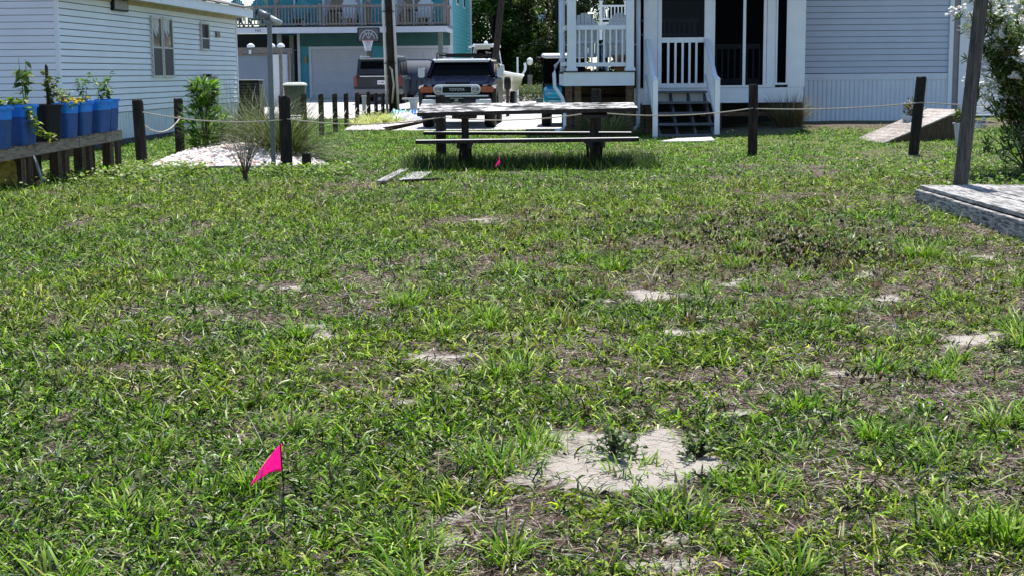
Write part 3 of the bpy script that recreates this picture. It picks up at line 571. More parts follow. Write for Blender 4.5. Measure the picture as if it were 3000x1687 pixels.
# ornamental grasses
def fountain(name, label, at, n, L, wd, cols, wts, el=(.75, 1.5), bend=(.6, 1.9), rad=.12, cat='ornamental grass'):
    t = thing(name, label, cat, at); a = rng.uniform(0, 6.3, n); r_ = rad * np.sqrt(rng.random(n))
    v, tt, c = blades(np.stack([r_ * np.cos(a), r_ * np.sin(a), np.zeros(n) - .03], -1), a + rng.normal(size=n) * .5, rng.uniform(*el, n), L * rng.uniform(.5, 1.15, n), wd * rng.uniform(.6, 1.2, n), rng.uniform(*bend, n), pal(n, cols, wts, .2), 5, [.7, 1, .9, .7, .45], rng.normal(size=n) * .3)
    inst('foliage', npmesh('foliage', v, tt, LEAF, c), t); return t
OG = [(.05, .072, .02), (.085, .105, .035), (.14, .15, .065), (.025, .038, .012), (.28, .26, .17)]
fountain('fountain_grass', 'large feathery fountain grass spilling around the front rope post', (-3.98, 25.6, .30), 1700, 1.5, .009, OG, (4, 3, 1.5, 4, .6), el=(.35, 1.5), bend=(.3, 1.9), rad=.25)
fountain('fountain_grass', 'feathery grass clump directly behind the metal pole', (-4.75, 27.4, .38), 1500, 1.55, .009, OG, (4, 3, 1.5, 4, .6), el=(.35, 1.5), bend=(.3, 1.9), rad=.25)
fountain('fountain_grass', 'wispy grass clump behind the green shrub', (-5.45, 28.9, .40), 650, 1.4, .007, OG, (3, 3, 3, 2, 1), el=(.5, 1.5), bend=(.3, 1.8), rad=.2)
# dead weed
stemplant('dead_weed', 'dry brown branching weed in front of the pebble bed', 'weed', (-3.90, 21.55, .215), .78, 44, .03, .010, 330, .55, [(.16, .13, .09), (.28, .24, .17), (.08, .06, .045), (.45, .41, .34)], (3, 3, 2, 1.4), STEMB, .0055)
# steel pole with tilted lamp head
t = thing('steel_pole', 'slim grey steel pole with a tilted tube shaped head', 'pole', (-3.88, 24.03, .245), 0)
MB().bx(-.035, .035, -.035, .035, -.1, 2.36).build('post', METAL, t, bevel=.006)
MB().tube([(-.17, .02, 2.52), (.01, 0, 2.44)], .062, 14).build('head', METAL, t, True); MB().tube([(.015, 0, 2.438), (.19, -.02, 2.345)], .045, 12).build('head', mat('lamp_head', (.45, .46, .46), .4, .15, 8), t, True)
MB().tube([(-.178, .021, 2.524), (-.205, .024, 2.536)], .06, 14).build('lens', GLASSD, t, True); MB().bx(-.06, .06, -.045, .045, 2.33, 2.40).build('bracket', METAL, t, bevel=.008)
o = MB().lathe([(.075, -.1), (.078, .12), (.07, .25), (.066, .262)], 12).build('post_stub', DARKP, None); o.location = (-3.33, 23.95, .245); tag(o, 'short sawn off wooden stub at the end of the pebble bed', 'post')

# ================================================================= ROPE FENCES
def fpost(parent, x, y, top, r, lean=(0, 0)):
    g = float(gz(x, y)); h = top - g; n = 12; m = MB()
    prof = [(r * 1.02, -.15), (r, .02), (r * 1.01, h * .5), (r * .97, h - .02), (r * .88, h)]
    m.lathe(prof, n); v2 = []
    for (a, b, c_) in m.v:
        jj = 1 + .035 * math.sin(a * 60 + b * 47 + parent.location.x + x * 3); v2.append((a * jj + lean[0] * c_, b * jj + lean[1] * c_, c_ + (.012 * math.sin(a * 50) if c_ > h - .03 else 0)))
    m.v = v2; o = m.build('post', DARKP, parent); o.location = (x, y, g); return o
def rope(parent, p, q, sag, r=.011, n=16):
    p, q = Vector(p), Vector(q); o = MB().tube([p.lerp(q, i / n) - Vector((0, 0, sag * 4 * (i / n) * (1 - i / n))) for i in range(n + 1)], r, 6).build('rope', ROPE, parent, True); return o
F1 = thing('rope_fence', 'front row of dark wooden posts joined by a sagging rope, passing behind table', 'fence')
FP = [(-6.17, 24.6, 1.374, .094, (-.03, 0)), (-3.63, 23.8, 1.435, .094, (-.01, 0)), (-1.205, 25.4, 1.404, .088, (0, 0)), (1.48, 25.55, 1.487, .086, (0, 0)), (4.35, 26.5, 1.54, .086, (0, 0)), (7.19, 26.3, 1.651, .094, (.075, 0)), (10.1, 26.4, 1.55, .09, (0, 0))]
for q in FP: fpost(F1, *q)
for (x0, y0, z0, x1, y1, z1, sg) in [(-6.1, 24.5, 1.175, -3.66, 23.72, 1.055, .085), (-3.6, 23.72, 1.07, -1.2, 25.3, 1.03, .10), (-1.18, 25.3, 1.03, 1.46, 25.46, 1.10, .09), (1.48, 25.46, 1.09, 4.33, 26.4, 1.12, .09), (4.37, 26.4, 1.11, 7.26, 26.2, 1.20, .05), (7.26, 26.2, 1.20, 10.1, 26.3, 1.12, .03)]:
    rope(F1, (x0, y0, z0), (x1, y1, z1), sg)
F2 = thing('rope_fence', 'receding row of dark posts and hanging ropes along the driveway', 'fence')
FQ = [(-4.42, 31.6, 1.355), (-4.37, 34.1, 1.318), (-4.23, 35.6, 1.304), (-4.29, 38.6, 1.27), (-4.42, 42.6, 1.235), (-4.41, 45.9, 1.22), (-4.35, 47.8, 1.15), (-4.27, 49.4, 1.12)]
for x, y, zt in FQ: fpost(F2, x, y, zt, .062)
for (x, y, zt), (x2, y2, zt2) in zip(FQ[:-1], FQ[1:]): rope(F2, (x, y - .06, zt - .42), (x2, y2 - .06, zt2 - .42), .16, .012)
rope(F2, (-3.68, 23.85, 1.02), (-4.42, 31.54, .93), .18, .012)
F3 = thing('rope_fence', 'short rope fence of two posts left of the green shrub', 'fence')
fpost(F3, -6.40, 28.5, 1.33, .092); fpost(F3, -5.64, 31.0, 1.05, .085); rope(F3, (-6.2, 24.7, 1.02), (-6.36, 28.4, .96), .22, .013); rope(F3, (-6.38, 28.58, .98), (-5.64, 30.95, .8), .16, .012)
o = MB().bx(-.055, .055, -.055, .055, -.1, .60).bx(-.075, .075, -.075, .075, .602, .66).build('service_post', mat('grey_service_post', (.36, .38, .38), .5, .1, 5), None, bevel=.008); o.location = (-4.50, 45.4, float(gz(-4.5, 45.4))); tag(o, 'square grey service post with pale cap among the rope posts', 'post')

# ================================================================= PICNIC TABLE
PT = thing('picnic_table', 'long weathered grey picnic table with plank benches on dark posts', 'picnic table', (.28, 24.25, .247))
z0 = .247
for i in range(4):
    f0, f1 = i / 4, (i + 1) / 4; ya, yb = -.45 + .95 * f0 + .004, -.45 + .95 * f1 - .006
    zl = lambda f: (1.147 + .133 * f) - z0; zr = lambda f: (1.202 + .07 * f) - z0; x0, x1 = -1.79 + .012 * (i % 2), 1.77 + .01 * ((i * 3) % 2)
    t_ = .055 if i else .065; dz = (.006, -.004, .005, 0)[i]
    MB().hexa([(x0, ya, zl(f0) + dz - t_), (x1, ya, zr(f0) + dz - t_), (x1, yb, zr(f1) + dz - t_), (x0, yb, zl(f1) + dz - t_)], [(x0, ya, zl(f0) + dz), (x1, ya, zr(f0) + dz), (x1, yb, zr(f1) + dz), (x0, yb, zl(f1) + dz)]).build('top_plank', (TABLEW, TLEG), PT, bevel=.008)  # light top, dark sides: shade on the plank edges is painted in
MB().hexa([(-1.80, -.85, .665 - z0), (1.76, -.85, .68 - z0), (1.76, -.61, .68 - z0), (-1.80, -.61, .665 - z0)], [(-1.80, -.85, .725 - z0), (1.76, -.85, .742 - z0), (1.76, -.61, .742 - z0), (-1.80, -.61, .725 - z0)]).build('bench_plank', (BENCHW, TLEG), PT, bevel=.006)  # bench sides painted dark for their shade
MB().hexa([(-1.77, .80, .74 - z0), (1.78, .80, .705 - z0), (1.78, 1.05, .705 - z0), (-1.77, 1.05, .74 - z0)], [(-1.77, .80, .795 - z0), (1.78, .80, .762 - z0), (1.78, 1.05, .762 - z0), (-1.77, 1.05, .795 - z0)]).build('bench_plank', (BENCHW, TLEG), PT, bevel=.006)  # same painted shade on the sides
for x, wd in ((-1.03, .115), (1.09, .14)):
    B('leg', TLEG, PT, x - wd / 2, x + wd / 2, -.10, .06, -.15, .845, bevel=.006)
    MB().bx(x - wd / 2 - .055, x - wd / 2 - .003, -.86, 1.05, .34, .43 - .012 * (x < 0)).build('bench_support', TLEG, PT); MB().bx(x + wd / 2 + .003, x + wd / 2 + .055, -.86, 1.05, .34, .43 - .012 * (x < 0)).build('bench_support', TLEG, PT)
    MB().hexa([(x - .2, -.42, .80), (x + .2, -.42, .80), (x + .2, .44, .87), (x - .2, .44, .87)], [(x - .2, -.42, .845), (x + .2, -.42, .845), (x + .2, .44, .94), (x - .2, .44, .94)]).build('top_support', TLEG, PT)
    MB().bar((x + wd / 2 + .03, -.02, .12), (x + wd / 2 + .03, -.42, .40), .04, .09).build('brace', TLEG, PT)
    MB().bar((x - wd / 2 - .03, .0, .16), (x - wd / 2 - .03, .40, .42), .04, .09).build('brace', TLEG, PT)

# ================================================================= PINK FLAGS, BOARDS
PINK = leafmat('pink_vinyl_flag', .55, .5, .3, 1.0, (1.4, 1.0, 1.5))
def flag(x, y, h, fl, label, wave, rz):
    t = thing('marker_flag', label, 'flag', (x, y, float(gz(x, y))), rz)
    MB().tube([(0, 0, -.05), (.004, 0, h * .5), (-.004, 0, h + .003)], .0024, 6).build('wire', BLACKP, t)
    nx_, nz_ = 14, 8; V = []; T = []
    for i in range(nx_ + 1):
        u = i / nx_; zt = h - .02 * u / .2 if u < .2 else h - .02 - (.148 - .02) * ((u - .2) / .8) ** 1.08; zb = h - .105 - .006 * u if u < .42 else h - .1075 - .045 * ((u - .42) / .58) ** 1.15
        for k in range(nz_ + 1):
            q = k / nz_; V.append((-.002 - fl * .92 * u, .018 * math.sin(u * 8 + q * 1.6) * wave * (fl / .126) - .25 * fl * u * u, (zb + (zt - zb) * q - h) * (fl / .126) + h))
    for i in range(nx_):
        for k in range(nz_):
            a = i * (nz_ + 1) + k; b = a + nz_ + 1; T += [(a, b, b + 1), (a, b + 1, a + 1)]
    V = np.array(V); o = inst('pennant', npmesh('pennant', V, T, PINK, np.tile([1.0, .075, .48], (len(V), 1)), True), t)
    sm = o.modifiers.new('thickness', 'SOLIDIFY'); sm.thickness = .0006
flag(-.865, 5.335, .362, .126, 'near hot pink marker flag on a thin dark wire in the lawn', 1, 0)
flag(-.165, 22.6, .27, .126, 'small pink marker flag in the shade in front of the picnic table', 1, 42)
for wx_, wy_, hh_, ww_, lab in ((.46, 6.45, .14, .125, 'dark green small leaved weed growing out of the big sand patch'), (.84, 6.42, .12, .11, 'small leaved weed at the right rim of the big sand patch')):
    t = thing('leafy_weed', lab, 'weed', (wx_, wy_, float(gz(wx_, wy_)) - .005)); m = MB(); pts = []
    for k in range(22):
        a = random.uniform(0, 6.3); e_ = random.uniform(.15, 1.45); ln = hh_ * random.uniform(.5, 1.2); tip = Vector((math.cos(a) * math.cos(e_) * ww_ / hh_ * ln * 1.3, math.sin(a) * math.cos(e_) * ww_ / hh_ * ln * 1.3, math.sin(e_) * ln)); m.tube([(0, 0, 0), tuple(tip * .5 + Vector((0, 0, .01))), tuple(tip)], [.003, .0025, .0012], 5); pts += [tip * random.uniform(.35, 1.05) for _ in range(15)]
    m.build('stem', STEMB, t); leafcloud('leaves', LEAF, t, np.array(pts), .030, .016, [(.08, .12, .04), (.13, .18, .07), (.22, .27, .13), (.04, .06, .02)], (3, 3, 2, 1.5), (-.3, 1.2), prof=[.5, 1, .85])
def plank(p, q, wd, th, label, m_=GREYW, z=.03):
    x, y = (p[0] + q[0]) / 2, (p[1] + q[1]) / 2; L = math.hypot(q[0] - p[0], q[1] - p[1]); o = MB().bx(-wd / 2, wd / 2, -L / 2, L / 2, 0, th).build('loose_board', m_, None, bevel=.006)
    o.location = (x, y, float(gz(x, y)) + z); o.rotation_euler = (0, 0, math.atan2(q[1] - p[1], q[0] - p[0]) - math.pi / 2); tag(o, label, 'board')
plank((-1.86, 20.9), (-1.70, 23.6), .13, .035, 'long grey board lying lengthways left of the picnic table', z=.012)
plank((-1.48, 21.2), (-1.38, 22.9), .30, .025, 'wide pale board lying beside the long grey board', GREYW, z=.012)
plank((-1.55, 21.05), (-.98, 21.3), .05, .03, 'thin dark strip of wood at the end of the boards', TLEG, z=.03)

# ================================================================= TIMBER PLATFORM WITH LEANING POST (right)
DK = thing('timber_platform', 'low weathered grey timber platform at the right picture edge', 'platform', (4.93, 17.45, .178))
# local: x to the right, y towards the viewer is negative; edge runs along -y
for i, (xa, xb) in enumerate([(.0, .138), (.150, .288), (.302, .438), (.452, .588), (.602, .738), (.752, .888), (.902, 1.038), (1.052, 1.188), (1.202, 1.338), (1.352, 1.6), (1.615, 1.9)]):
    ye = .25 + random.uniform(-.03, .03); zt = .222 + random.uniform(-.009, .009) + .004 * (i == 0)
    MB().hexa([(xa + .0, -5, zt - .045), (xb, -5, zt - .045), (xb, ye, zt - .045), (xa, ye, zt - .045)], [(xa, -5, zt - .002), (xb, -5, zt), (xb, ye, zt), (xa, ye, zt - .002)]).build('deck_board', GREYW, DK, bevel=.006)
for a, b in ((.26, -.34), (-.355, -1.12), (-1.135, -2.6), (-2.61, -5)):
    MB().bx(-.05 + .006 * (a < 0), .02, b, a, -.12, .172 - .006 * (a < -.5)).build('edge_timber', wood('edge_timber_wood', [(.34, (.012, .011, .011)), (.45, (.13, .125, .12)), (.54, (.34, .33, .32)), (.75, (.62, .60, .57))], (9, 1.6, 14), 3.0, 1.0, blotch=.2), DK, bevel=.012)
B('end_timber', GREYW, DK, .03, 1.9, .19, .235, -.12, .170)
# leaning post standing on the platform's back corner
LP = thing('leaning_post', 'grey leaning square timber post standing behind the platform corner', 'post', (5.43, 17.78, .19), 38)
m = MB(); n_ = 7; secs = []
for i in range(n_):
    f = i / (n_ - 1); hw = .066 - .006 * f; secs.append([(x, y, f * 3.3) for x, y in rrect(-hw, hw, -hw, hw, .008, 1)])
m.loft(secs); o = m.build('shaft', wood('grey_post_wood', [(.3, (.02, .019, .017)), (.5, (.075, .072, .064)), (.8, (.19, .18, .16))], (9, 9, .9), 3, .7), LP)
LP.rotation_euler = (Matrix.Rotation(R(4.4), 4, 'Y') @ Matrix.Rotation(R(38), 4, 'Z')).to_euler()
t = thing('hanging_chain', 'dark chain hanging down beside the leaning post', 'chain', (5.72, 17.74, 2.25))
for k in range(16):
    m = MB(); pts = [(.012 * math.cos(a), 0, .02 * math.sin(a)) for a in np.linspace(0, 2 * math.pi, 9)]; m.tube(pts, .004, 5, cap=False); o = m.build('chain_link', BLACKP, t); o.location = (0, 0, .03 * k); o.rotation_euler = (0, 0, R(90 * (k % 2) + 20))
# ================================================================= BLUE-GREY COTTAGE WITH PORCH (right)
RH = thing('cottage', 'blue grey vinyl sided cottage with screened porch and white trim', 'house', (7.0, 36.0, .55))
ox, oy, oz = 7.0, 36.0, .55
def W(name, m_, x0, x1, y0, y1, z0, z1, parent=None, bevel=0): return B(name, m_, parent or RH, x0 - ox, x1 - ox, y0 - oy, y1 - oy, z0 - oz, z1 - oz, bevel=bevel)
W('wall', mat('blue_lap_shade', (.11, .13, .18), .9, .1, 3), 6.9, 10.66, 36.045, 41, .7, 4.1)  # dark wall colour stands for lap shadow in the board gaps
LP_ = .145
bm_ = MB().prism([(.015, .010), (-.016, .010), (-.016, .022), (-.012, .028), (-.004, LP_ - .002), (.015, LP_ - .002)], 6.9 - ox, 10.62 - ox, 'x').mesh('siding_board', BLUESIDE)
for k in range(16): inst('siding_board', bm_, RH, (0, .03, 1.70 - oz + k * LP_))
W('trim_board', SKIRT2, 6.88, 10.64, 35.985, 36.03, 1.545, 1.69)
n = 34; rw = 3.76 / n; p = []
for i in range(n):
    a = 6.88 - ox + i * rw; p += [(a, 0), (a + rw * .3, 0), (a + rw * .42, -.014), (a + rw * .88, -.014)]
p.append((10.64 - ox, 0)); k_ = len(p); m = MB(); m.add([(x, y + .01, .40 - oz) for x, y in p] + [(x, y + .01, 1.545 - oz) for x, y in p], [(i, i + 1, k_ + i + 1, k_ + i) for i in range(k_ - 1)]); m.build('skirting_panel', SKIRT2, RH)
W('corner_trim', WHITE, 10.62, 10.72, 35.96, 36.1, .45, 4.1); W('corner_trim', mat('grey_trim', (.25, .24, .25), .6, .1, 5), 10.725, 10.86, 35.99, 36.1, .45, 4.1); W('corner_trim', WHITE, 10.87, 11.22, 35.95, 36.12, .45, 4.1)
W('base_shadow_board', DARKI, 6.9, 10.6, 36.02, 36.06, .2, .72)  # dark strip painted in for the shadow at the wall foot
W('corner_trim', WHITE, 6.76, 6.885, 35.95, 36.03, 1.545, 4.1)
# roof over everything (above the picture)
MB().hexa([(6.85 - ox, 35.55 - oy, 4.15 - oz), (11.6 - ox, 35.55 - oy, 4.15 - oz), (11.6 - ox, 41.4 - oy, 4.15 - oz), (6.85 - ox, 41.4 - oy, 4.15 - oz)], [(6.85 - ox, 38.2 - oy, 5.2 - oz), (11.6 - ox, 38.2 - oy, 5.2 - oz), (11.6 - ox, 38.6 - oy, 5.2 - oz), (6.85 - ox, 38.6 - oy, 5.2 - oz)]).build('roof', ROOF, RH)
MB().hexa([(.7 - ox, 33.15 - oy, 4.2 - oz), (6.84 - ox, 33.15 - oy, 4.2 - oz), (6.84 - ox, 38.4 - oy, 4.2 - oz), (.7 - ox, 38.4 - oy, 4.2 - oz)], [(.7 - ox, 36 - oy, 5.0 - oz), (6.84 - ox, 36 - oy, 5.0 - oz), (6.84 - ox, 36.4 - oy, 5.0 - oz), (.7 - ox, 36.4 - oy, 5.0 - oz)]).build('porch_roof', ROOF, RH)
# --- screened porch x 2.95..6.8, front y 34.2
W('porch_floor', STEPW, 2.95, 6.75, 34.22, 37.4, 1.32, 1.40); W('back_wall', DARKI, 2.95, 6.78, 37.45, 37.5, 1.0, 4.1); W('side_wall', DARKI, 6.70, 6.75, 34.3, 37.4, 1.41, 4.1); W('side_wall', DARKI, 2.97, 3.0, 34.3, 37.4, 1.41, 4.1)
W('porch_skirt', WHITE, 2.85, 6.75, 34.16, 34.2, 1.05, 1.395); W('porch_sill', WHITE, 4.64, 6.05, 34.14, 34.2, 1.40, 1.452)
W('column', WHITE, 3.065, 3.385, 34.13, 34.25, 1.10, 4.1, bevel=.01); W('column_base', WHITE, 3.03, 3.40, 34.11, 34.26, 1.02, 1.14)
W('dark_gap_board', mat('brown_corner', (.09, .075, .06), .8, .3, 4), 2.83, 2.96, 34.2, 34.3, .6, 4.1)
def upright(x0, x1, z0=1.40, d=0): return W('mullion', WHITE, x0, x1, 34.15 - d, 34.2, z0, 4.1)
upright(4.62, 4.70); upright(5.345, 5.41); upright(5.815, 5.885); W('trim_panel', WHITE, 5.90, 6.10, 34.17, 34.2, 1.40, 4.1); upright(6.105, 6.14, 1.47); upright(6.345, 6.385, 1.47); W('trim_panel', WHITE, 6.39, 6.78, 34.16, 34.21, 1.40, 4.1); W('narrow_sill', WHITE, 6.07, 6.42, 34.13, 34.2, 1.455, 1.50)
W('screen', SCREEN, 4.70, 5.345, 34.176, 34.18, 1.452, 4.1); W('screen', SCREEN, 5.41, 5.815, 34.176, 34.18, 1.452, 4.1); W('screen', SCREEN, 6.14, 6.345, 34.176, 34.18, 1.50, 4.1)
# inner railing seen dimly through the screens
INR = mat('porch_inner_rail', (.7, .72, .76), .7, .1, 5)
W('inner_rail', INR, 4.72, 5.80, 34.50, 34.54, 2.28, 2.40); W('inner_rail', INR, 4.72, 5.80, 34.50, 34.54, 1.48, 1.60)
for k in range(8): W('inner_baluster', INR, 4.76 + k * .145, 4.80 + k * .145, 34.505, 34.535, 1.60, 2.28)
W('inner_rail', WHITE, 3.3, 4.7, 37.30, 37.35, 3.0, 3.08); W('inner_rail', WHITE, 3.3, 4.7, 37.30, 37.35, 2.66, 2.72)
for k in range(11): W('inner_baluster', WHITE, 3.35 + k * .125, 3.39 + k * .125, 37.31, 37.34, 2.72, 3.6 if False else 3.0)
# --- screen door
SD = W('door', WHITE, 3.39, 3.475, 34.12, 34.17, 1.40, 4.1)
for d in ((4.455, 4.62, 1.40, 4.1), ): W('stile', WHITE, d[0], d[1], 34.12, 34.17, d[2], d[3], SD)
W('rail', WHITE, 3.476, 4.454, 34.12, 34.17, 2.43, 2.546, SD); W('rail', WHITE, 3.476, 4.454, 34.12, 34.17, 1.40, 1.505, SD)
for px in (3.605, 3.77, 3.935, 4.095, 4.25): W('baluster', WHITE, px, px + .05, 34.125, 34.165, 1.506, 2.429, SD)
W('door_screen', SCREEN, 3.476, 4.454, 34.172, 34.175, 1.506, 2.429, SD); W('door_screen', seethru('fine_screen', (.03, .033, .04), .55), 3.476, 4.454, 34.172, 34.175, 2.547, 4.1, SD)
W('door_handle', BLACKP, 4.50, 4.53, 34.07, 34.12, 2.35, 2.5, SD)
# porch underside: dark crawl space with posts and a low rail
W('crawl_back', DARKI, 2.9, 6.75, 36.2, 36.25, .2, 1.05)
for px in (2.95, 3.12, 4.75, 6.62): W('pier', BROWNW, px, px + .14, 34.25, 34.4, .2, 1.05)
W('crawl_rail', BROWNW, 4.4, 6.7, 34.3, 34.34, .74, .84)
# --- steps
STP = thing('porch_steps', 'open dark wooden porch steps with white handrails', 'steps', (3.85, 33.2, .36))
def S_(name, m_, x0, x1, y0, y1, z0, z1, bevel=0): return B(name, m_, STP, x0 - 3.85, x1 - 3.85, y0 - 33.2, y1 - 33.2, z0 - .36, z1 - .36, bevel=bevel)
for k, (yy, zz) in enumerate([(33.88, 1.335), (33.50, 1.10), (33.12, .872), (32.74, .638), (32.36, .405)]): S_('tread', STEPW, 3.24, 4.50, yy - .02, yy + .28, zz - .05, zz, .005)
for px in (3.26, 3.66, 4.06, 4.44): MB().hexa([(px - 3.85, 32.45 - 33.2, .2 - .36), (px + .05 - 3.85, 32.45 - 33.2, .2 - .36), (px + .05 - 3.85, 34.12 - 33.2, .95 - .36), (px - 3.85, 34.12 - 33.2, .95 - .36)], [(px - 3.85, 32.45 - 33.2, .353 - .36), (px + .05 - 3.85, 32.45 - 33.2, .353 - .36), (px + .05 - 3.85, 34.12 - 33.2, 1.28 - .36), (px - 3.85, 34.12 - 33.2, 1.28 - .36)]).build('stringer', mat('stringer_paint', (.09, .09, .10), .8, .2, 6), STP)
for sx, zb in ((3.16, .30), (4.515, .40)):
    S_('newel_post', WHITE, sx - .055, sx + .055, 32.28, 32.39, zb, 1.60, .006)
    MB().add([(sx - .07 - 3.85, 32.265 - 33.2, 1.602 - .36), (sx + .07 - 3.85, 32.265 - 33.2, 1.602 - .36), (sx + .07 - 3.85, 32.405 - 33.2, 1.602 - .36), (sx - .07 - 3.85, 32.405 - 33.2, 1.602 - .36), (sx - 3.85, 32.335 - 33.2, 1.685 - .36)], [(0, 3, 2, 1), (0, 1, 4), (1, 2, 4), (2, 3, 4), (3, 0, 4)]).build('post_cap', WHITE, STP)
    MB().bar((sx - 3.85, 32.39 - 33.2, 1.50 - .36), (sx - .02 - 3.85, 34.10 - 33.2, 2.50 - .36), .09, .05).build('handrail', WHITE, STP, bevel=.006)
    MB().bar((sx - 3.85, 32.39 - 33.2, .72 - .36), (sx - .02 - 3.85, 34.10 - 33.2, 1.68 - .36), .045, .09).build('lower_rail', WHITE, STP)
    for k in range(9):
        f = (k + .7) / 9.5; zl, zh = .76 + .96 * f, 1.475 + 1.0 * f; S_('baluster', WHITE, sx - .02, sx + .02, 32.39 + 1.71 * f - .02, 32.39 + 1.71 * f + .02, zl, zh)
def slab(name, poly, m_, th, dz, label, cat):
    m = MB(); n = len(poly); m.add([(x, y, float(gz(x, y)) + dz - .05) for x, y in poly] + [(x, y, float(gz(x, y)) + dz + th) for x, y in poly], [tuple(range(n))[::-1], tuple(range(n, 2 * n))] + [(i, (i + 1) % n, n + (i + 1) % n, n + i) for i in range(n)]); return tag(m.build(name, m_, bevel=.006), label, cat)
slab('stepping_slab', [(3.12, 30.7), (3.7, 30.55), (4.25, 30.75), (4.32, 31.75), (3.55, 31.6)], mat('pale_slab', (.70, .66, .62), .85, .08, 6, .1), .03, .0, 'pale stone slab lying in front of the porch steps', 'slab')
# --- balcony porch
BC = thing('balcony', 'raised white balcony porch with railing left of the screen door', 'balcony', (2.0, 33.5, .35))
def K(name, m_, x0, x1, y0, y1, z0, z1, parent=None, bevel=0): return B(name, m_, parent or BC, x0 - 2.0, x1 - 2.0, y0 - 33.5, y1 - 33.5, z0 - .35, z1 - .35, bevel=bevel)
K('fascia', WHITE, 1.20, 2.80, 33.46, 33.50, 1.47, 1.775); K('side_fascia', WHITE, 1.20, 1.24, 33.5, 36.5, 1.47, 1.775)
K('deck_edge', BLACKP, 1.18, 2.81, 33.43, 33.56, 1.776, 1.80); K('floor', STEPW, 1.2, 2.81, 33.56, 36.6, 1.74, 1.80)
for x0, x1 in ((1.285, 1.485), (2.615, 2.79)):
    K('post', WHITE, x0, x1, 33.5, 33.5 + (x1 - x0), 1.80, 4.2, bevel=.008); K('post_base', WHITE, x0 - .03, x1 + .03, 33.47, 33.53 + (x1 - x0), 1.801, 1.87)
K('corner_board', WHITE, 1.10, 1.20, 33.62, 33.66, 2.2, 4.2)
K('top_rail', WHITE, 1.486, 2.614, 33.55, 33.64, 2.72, 2.815); K('bottom_rail', WHITE, 1.486, 2.614, 33.57, 33.62, 1.90, 1.99)
for k in range(8): K('baluster', WHITE, 1.545 + k * .1385, 1.585 + k * .1385, 33.575, 33.615, 1.99, 2.72)
for xx in (1.86, 2.2): K('rail_block', WHITE, xx, xx + .03, 33.58, 33.61, 1.80, 1.90)
K('back_post', WHITE, 1.22, 1.34, 36.3, 36.42, 1.8, 4.2)
for a, z in ((33.7, 2.74), (33.7, 1.92)): K('side_rail', WHITE, 1.25, 1.31, 33.71, 36.3, z, z + .09)
for px, m_ in ((1.25, BROWNW), (1.45, BROWNW), (2.62, BROWNW)): K('support_post', m_, px, px + .15, 33.56, 33.71, .1, 1.47, bevel=.006)
for k in range(5): K('lattice_board', STANDD, 1.4, 2.8, 35.2, 35.23, .3 + k * .24, .46 + k * .24)
K('crawl_back', DARKI, 1.25, 2.95, 36.2, 36.25, .2, 1.47)
# downspouts
o = MB().tube([(1.16, 33.58, 4.1), (1.16, 33.58, 2.10), (1.02, 33.55, 1.92), (.985, 33.5, 1.75), (1.0, 33.48, 1.45), (1.16, 33.46, 1.22), (1.22, 33.45, 1.05), (1.22, 33.45, .58), (1.19, 33.40, .50), (1.02, 33.2, .46)], .042, 10).build('downspout', WHITE, None, True); tag(o, 'white downspout jogging round the balcony corner down to the pad', 'downspout')
o = MB().tube([(2.93, 34.02, 4.1), (2.93, 34.0, .62), (2.91, 33.9, .52), (2.80, 33.6, .47)], .05, 10).build('downspout', WHITE, None, True); tag(o, 'straight white downspout between balcony and screened porch', 'downspout')
# chairs, pot and table on the balcony
CH = mat('chair_white', (.62, .66, .72), .5, .06, 4)
def adirondack(x, y, z, rz, label, grp='white adirondack chairs on the balcony'):
    t = thing('adirondack_chair', label, 'chair', (x, y, z), rz, grp)       # back towards -y
    for k in range(8):
        u = (k - 3.5) / 3.5; top = 1.31 - .26 * u * u; xa = u * .26
        MB().hexa([(xa - .034, -.02, .33), (xa + .034, -.02, .33), (xa + .034, .0, .33), (xa - .034, .0, .33)], [(xa * 1.15 - .038, -.30, top + .02 * u), (xa * 1.15 + .038, -.30, top - .02 * u), (xa * 1.15 + .038, -.28, top - .02 * u), (xa * 1.15 - .038, -.28, top + .02 * u)]).build('back_slat', CH, t)
    MB().bar((-.29, -.27, 1.02), (.29, -.27, 1.02), .03, .06).build('back_brace', CH, t); MB().bar((-.29, -.16, .66), (.29, -.16, .66), .03, .06).build('back_brace', CH, t)
    for k in range(6): MB().bx(-.26, .26, .0 + k * .085, .075 + k * .085, .33 + .012 * k - .02, .35 + .012 * k).build('seat_slat', CH, t)
    for s in (-1, 1):
        MB().bx(s * .36 - .065, s * .36 + .065, -.22, .50, .585, .61).build('arm', CH, t); MB().bx(s * .30 - .02, s * .30 + .02, .40, .49, 0, .585).build('leg', CH, t)
        MB().bar((s * .30, -.42, .02), (s * .30, .45, .36), .04, .10).build('leg', CH, t)
        MB().bar((s * .31, -.20, .3), (s * .31, -.20, .585), .04, .06, (0, 1, 0)).build('arm_post', CH, t)
adirondack(1.72, 34.25, 1.80, -6, 'white adirondack chair at the left end of the balcony'); adirondack(2.47, 34.25, 1.80, 6, 'white adirondack chair by the right balcony post')
t = thing('patio_table', 'small dark round table between the two white chairs', 'table', (2.10, 34.7, 1.80)); MB().lathe([(.24, .66), (.25, .68), (.25, .70), (.24, .71)], 20).build('table_top', BLACKP, t); MB().lathe([(.04, .05), (.04, .66)], 10).build('leg', BLACKP, t); MB().lathe([(.2, 0), (.18, .03), (.05, .06)], 16).build('base', BLACKP, t)
o = MB().lathe([(.12, 0), (.16, .30), (.18, .31), (.18, .36), (.15, .36), (.14, .3)], 16).build('terracotta_pot', mat('terracotta', (.42, .20, .11), .8, .15, 8), None, True); o.location = (2.50, 33.86, 1.80); tag(o, 'terracotta pot behind the balcony railing', 'pot')
